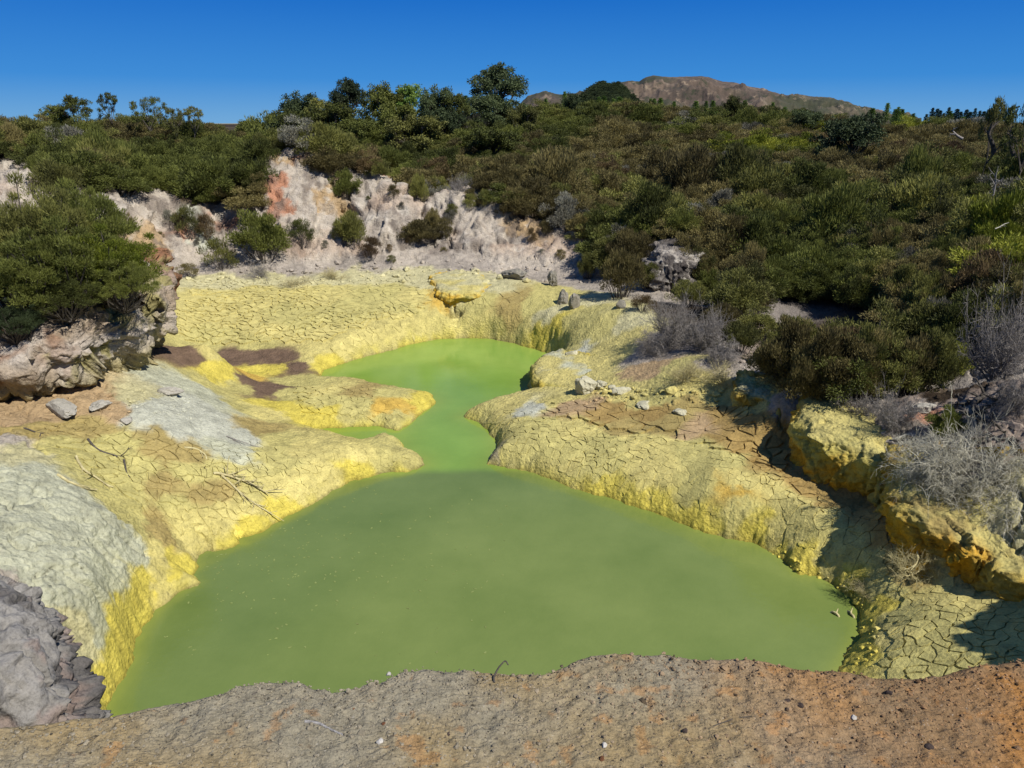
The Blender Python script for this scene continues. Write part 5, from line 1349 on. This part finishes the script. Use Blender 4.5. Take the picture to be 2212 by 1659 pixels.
for i, (u, v, w_, h_, k, mt, lb) in enumerate([
    (2020,985,180,160,1,M_deadpale,'bleached dead bush at the left end of the pale brush on the ochre bluff'),
    (2100,990,220,190,0,M_deadpale,'tall bleached dead bush in the middle of the pale brush'),
    (2195,1010,210,200,1,M_deadpale,'bleached dead bush at the right edge of the photo'),
    (2140,1030,190,150,0,M_deadpale,'low bleached dead bush hanging over the ochre bluff face'),
    (2215,1075,180,160,1,M_deadpale,'low bleached dead bush at the right edge below the taller ones'),
    (1980,960,130,90,2,M_deadpale,'thin pale dead bush at the upper left of the pale brush'),
    (2060,1040,130,110,2,M_deadpale,'small pale bush between the bluff face and the tall dead bush')]):
    zt = 2.8
    for _ in range(12): p = W(u, v + h_ * .35, zt); zt = zt * .5 + .5 * max(2.0, 2.75 + .22 * (p[1] - 16.5))
    p = W(u, v + h_ * .35, zt); dist = np.linalg.norm(p - [0, 0, HC])
    place_dead(k, mt, (p[0], p[1], p[2] - .1), w_ / 2 * dist / FPX, h_ * .7 * dist / FPX, lb, rz=i * 1.3)
p = W(1965, 1240, 1.2); place_dead(2, M_deadyel, p, .75, .8, 'tangled yellowed brush at the foot of the ochre bluff', rz=1)
p = W(1860, 1275, .35); place_dead(2, M_deadyel, p, .5, .3, 'low yellow brush at the waterline on the right shore', rz=2)

# driftwood branches lying on the left mud and roots on the right
def branch(pts, r0, mat, label, seed, name='dead_branch', twigs=4, up=.05, cat='branch', zf=None, spread=.5):
    R = np.random.default_rng(seed)
    P_ = []
    for t_ in pts:
        p = hit(t_[0], t_[1]) if len(t_) == 2 else np.array(D(t_[0], t_[1], t_[2]))
        if len(t_) == 2: p[2] += up
        P_.append(p)
    P_ = np.array(P_); t = np.linspace(0, 1, len(P_)); t2 = np.linspace(0, 1, len(P_) * 4)
    Q = np.stack([np.interp(t2, t, P_[:, k]) for k in range(3)], 1) + R.normal(size=(len(t2), 3)) * r0 * .5
    for _ in range(2): Q[1:-1] = (Q[:-2] + Q[1:-1] + Q[2:]) / 3
    mb = MB(); mb.add(*tube(Q, np.linspace(r0, r0 * .4, len(Q)), 6))
    Lt = min(1.4, np.linalg.norm(Q[-1] - Q[0]))
    for _ in range(twigs):
        k = R.integers(2, len(Q) - 1); ax = unit(Q[k] - Q[k - 2]); d = unit(ax + R.normal(size=3) * .8 + [0, 0, .2]); L_ = Lt * R.uniform(.15, spread)
        tt_ = np.linspace(0, 1, 5)[:, None]; Pq = Q[k] + d * L_ * tt_ + R.normal(size=3) * .15 * L_ * tt_ ** 2
        mb.add(*tube(Pq, np.linspace(r0 * .5, r0 * .2, 5), 5))
        for _ in range(2):
            j = R.integers(1, 4); d3 = unit(d + R.normal(size=3)); mb.add(*tube(np.array([Pq[j], Pq[j] + d3 * L_ * .4]), [r0 * .25, r0 * .1], 4))
    o = obj(name, mb.mesh(name, True), mat); tag(o, label, cat); return o
branch([(190,955),(210,975),(240,985),(265,990)], .04, M_bark, 'dark curved branch on the mud below the left outcrop', 1, twigs=3)
branch([(125,1030),(150,1045),(190,1060),(210,1065)], .045, M_deadyel, 'yellowish branch lying beside the white slope', 2, twigs=2)
branch([(165,990),(180,1020),(215,1040),(245,1060)], .04, M_deadyel, 'forked pale branch crossing the mud near the white slope', 3, twigs=3)
branch([(270,1000),(272,1020),(280,1035)], .035, M_bark, 'short dark branch stub on the brown mud', 4, twigs=1)
branch([(400,970),(430,975),(450,990),(440,1020)], .04, M_deadyel, 'spidery pale branch below the white crust patch', 5, twigs=9)
branch([(460,1030),(490,1035),(540,1050),(580,1080)], .05, M_deadyel, 'large tangled driftwood branch in the middle of the left mud', 6, twigs=14, up=.12)
branch([(480,1035),(520,1070),(560,1100),(590,1120)], .04, M_deadyel, 'second driftwood branch under the large tangled one', 7, twigs=12, up=.1)
branch([(40,925),(70,935),(95,942)], .035, M_bark, 'small brown branch at the far left of the mud', 8, twigs=1)
branch([(490,945),(510,955),(560,970)], .02, M_dead, 'thin grey branch across the white crust', 9, twigs=3)
for i, pts in enumerate([[(2030,840),(2060,860),(2100,880),(2140,910)],[(2140,850),(2100,880),(2110,930),(2100,980)],[(2200,880),(2150,890),(2130,930),(2110,990)],[(2050,880),(2090,900),(2150,930),(2190,960)],[(2180,820),(2140,860),(2160,930),(2190,980)]]):
    branch(pts, .09, M_bark, ['thick dark root snaking down from the upper left of the root tangle','dark root running straight down the shaded bank','dark root reaching in from the right edge','lower dark root curving right along the bank','outermost root at the right end of the tangle'][i], 20 + i, 'tree_root', 7, .1, 'root')
branch([(2110,965),(2090,985),(2060,1000)], .05, M_deadpale, 'bleached root end fanning over the pale brush', 31, 'tree_root', 14, .15, 'root')
branch([(1925,960),(1960,950),(1990,965),(2010,985)], .05, M_deadpale, 'pale arching root beside the small green shrub', 32, 'tree_root', 3, .15, 'root')
branch([(1985,1180),(1970,1215),(1975,1250),(1960,1270)], .028, M_deadyel, 'bent bleached branch leaning on the ochre bluff', 33, 'dead_branch', 4, .5)
for u0, v0, lb, sd in [(1832,1318,'forked stick poking out of the green water near the right shore',41),(1812,1330,'mossy stick floating in the green water near the right shore',42)]:
    a = W(u0, v0, .02); b_ = W(u0 + (12 if sd == 41 else -16), v0 + (16 if sd == 41 else -8), .02); R_ = np.random.default_rng(sd); mb = MB()
    Q = a + (b_ - a) * np.linspace(0, 1, 6)[:, None] + R_.normal(size=(6, 3)) * .015; Q[:, 2] = np.array([-.03, .03, .06, .05, .04, -.02]); mb.add(*tube(Q, np.full(6, .03), 6))
    mb.add(*tube(np.array([Q[2], Q[2] + [.08, .1, .06]]), [.02, .01], 5)); o = obj('stick', mb.mesh('stick', True), M_deadyel); tag(o, lb, 'stick')
# tree snags on the right hillside
branch([(2080,240+60,52),(2065,230+60,52),(2056,222+60,52)], .10, M_dead, 'bare grey snag sticking out of scrub near the right edge', 51, 'dead_branch', 3, 0)
branch([(2150,330,50),(2135,300,50),(2140,270,50)], .16, M_bark, 'dark twisted trunk under the tree at the right edge', 52, 'dead_branch', 5, 0)
branch([(2190,345,49),(2180,310,49),(2195,270,49)], .16, M_bark, 'leaning dark trunk at the right edge of the hillside', 53, 'dead_branch', 6, 0)
branch([(2150,495,33),(2165,487,33),(2180,480,33)], .028, M_deadpale, 'short white dead stick lying on scrub at the right', 54, 'dead_branch', 2, 0)
branch([(2140,430,40),(2152,400,40),(2150,375,40)], .05, M_dead, 'pale dead trunk standing in scrub at the right', 55, 'dead_branch', 6, 0)

# boulders and loose rocks
M_boulder = ground_mat('pale_boulder', fine=2.0, const=tuple(lin((212, 206, 176)) * .66), bump=.7)
M_slab = ground_mat('white_slab', fine=2.0, const=tuple(lin((196, 190, 176)) * .62), bump=.6)
M_greyb = ground_mat('grey_boulder', fine=2.0, const=tuple(lin((160, 154, 140)) * .66), bump=.7)
for i, (u, v, w_, sq, mt, lb) in enumerate([
    (1266,838,46,(1,.9,1.0),M_boulder,'largest pale boulder of the group on the right beach'),
    (1296,832,30,(1,.9,.7),M_boulder,'middle pale boulder of the group on the right beach'),
    (1322,840,20,(.8,.8,.9),M_boulder,'small pale boulder right of the middle one'),
    (1342,842,34,(1.1,.8,.5),M_boulder,'flat pale boulder at the right end of the boulder group'),
    (218,875,38,(1.1,.8,.35),M_slab,'flat white slab below the left rock outcrop'),
    (135,882,66,(1.3,.6,.4),M_slab,'long white rock below the left rock outcrop'),
    (365,845,36,(1.2,.8,.4),M_slab,'white slab with a shadowed edge on the left slope'),
    (275,908,26,(1.2,.8,.4),M_slab,'small white rock right of the flat slab'),
    (1745,245+560,30,(1,.8,.7),M_greyb,'grey rock on the slope above the small yellow bluff'),
    (1655,800,36,(1.2,.8,.6),M_slab,'white rock on top of the small yellow bluff'),
    (1390,875,34,(1.2,.9,.4),M_boulder,'flat rock half sunk in the brown mud'),
    (1470,890,30,(1.1,.9,.4),M_boulder,'small flat rock on the brown mud right of the half sunk one'),
    (1340,660,26,(1,.9,.8),M_greyb,'grey boulder at the upper right edge of the yellow flat'),
    (1195,612,30,(.9,.8,1.3),M_greyb,'upright grey block at the foot of the pale slope'),
    (1215,650,26,(.8,.8,1.5),M_greyb,'greenish upright block on the yellow slope'),
    (1240,660,28,(.8,.8,1.5),M_greyb,'second upright block right of the greenish one'),
    (1235,770,40,(1,.9,.6),M_boulder,'pale boulder at the right edge of the round pool'),
    (2000,880,40,(1.3,.8,.5),M_slab,'white rock above the red earth patch'),
    (1875,862,30,(1,.8,.7),M_greyb,'grey rock on the dark bank behind the rounded bluff'),
    (1110,592,54,(1.4,.8,.5),M_greyb,'overhanging grey slab above the small cave at the cliff foot')]):
    p = hit(u, v + w_ * .15); dist = np.linalg.norm(p - [0, 0, HC]); r_ = w_ / 2 * dist / FPX
    V, F = stone_vf(r_, i + 20, 3, .22, sq); o = obj('boulder', make_mesh('boulder', V, F, False), mt)
    o.location = (p[0], p[1], p[2] + r_ * sq[2] * .45); o.rotation_euler = (0, 0, i * 1.1); tag(o, lb, 'boulder' if sq[2] > .45 else 'rock')

# loose rubble at the foot of the cliffs and lumps along the right shore
R = random.Random(77); mb = MB(); protos = [stone_vf(1, k + 3, 1, .25, (1, 1, .7)) for k in range(6)]
def rub(u, v, s0):
    p = hit(u, v); V, F = protos[R.randrange(6)]; s = R.lognormvariate(math.log(s0), .5); th = R.uniform(0, 6.28); ca, sa = math.cos(th), math.sin(th)
    mb.add(V @ np.array([[ca, sa, 0], [-sa, ca, 0], [0, 0, 1]]) * s + [p[0], p[1], p[2] + s * .2], F)
for _ in range(260): rub(R.uniform(380, 1330), R.uniform(560, 612), .11)
for _ in range(160): rub(R.uniform(1230, 1560), R.uniform(840, 880), .055)
for _ in range(160): rub(R.uniform(1560, 1800), R.uniform(780, 850), .06)
for _ in range(70):
    t = R.random(); rub(1680 + 190 * t + R.gauss(0, 14), 1205 + 100 * t + R.gauss(0, 14), .032)
for _ in range(40): rub(1870 + R.gauss(0, 14), R.uniform(1290, 1440), .035)
for _ in range(120): rub(R.uniform(100, 420), R.uniform(850, 910), .035)
for _ in range(200): rub(R.uniform(1900, 2200), R.uniform(860, 960), .08)
V = np.concatenate(mb.V); me_ = make_mesh('rubble', V, np.concatenate(mb.T), False, paint(V) * 1.05)
ob = obj('rubble', me_, M_plate); tag(ob, 'loose rock rubble along the cliff foot and the shore', 'rubble', kind='stuff')
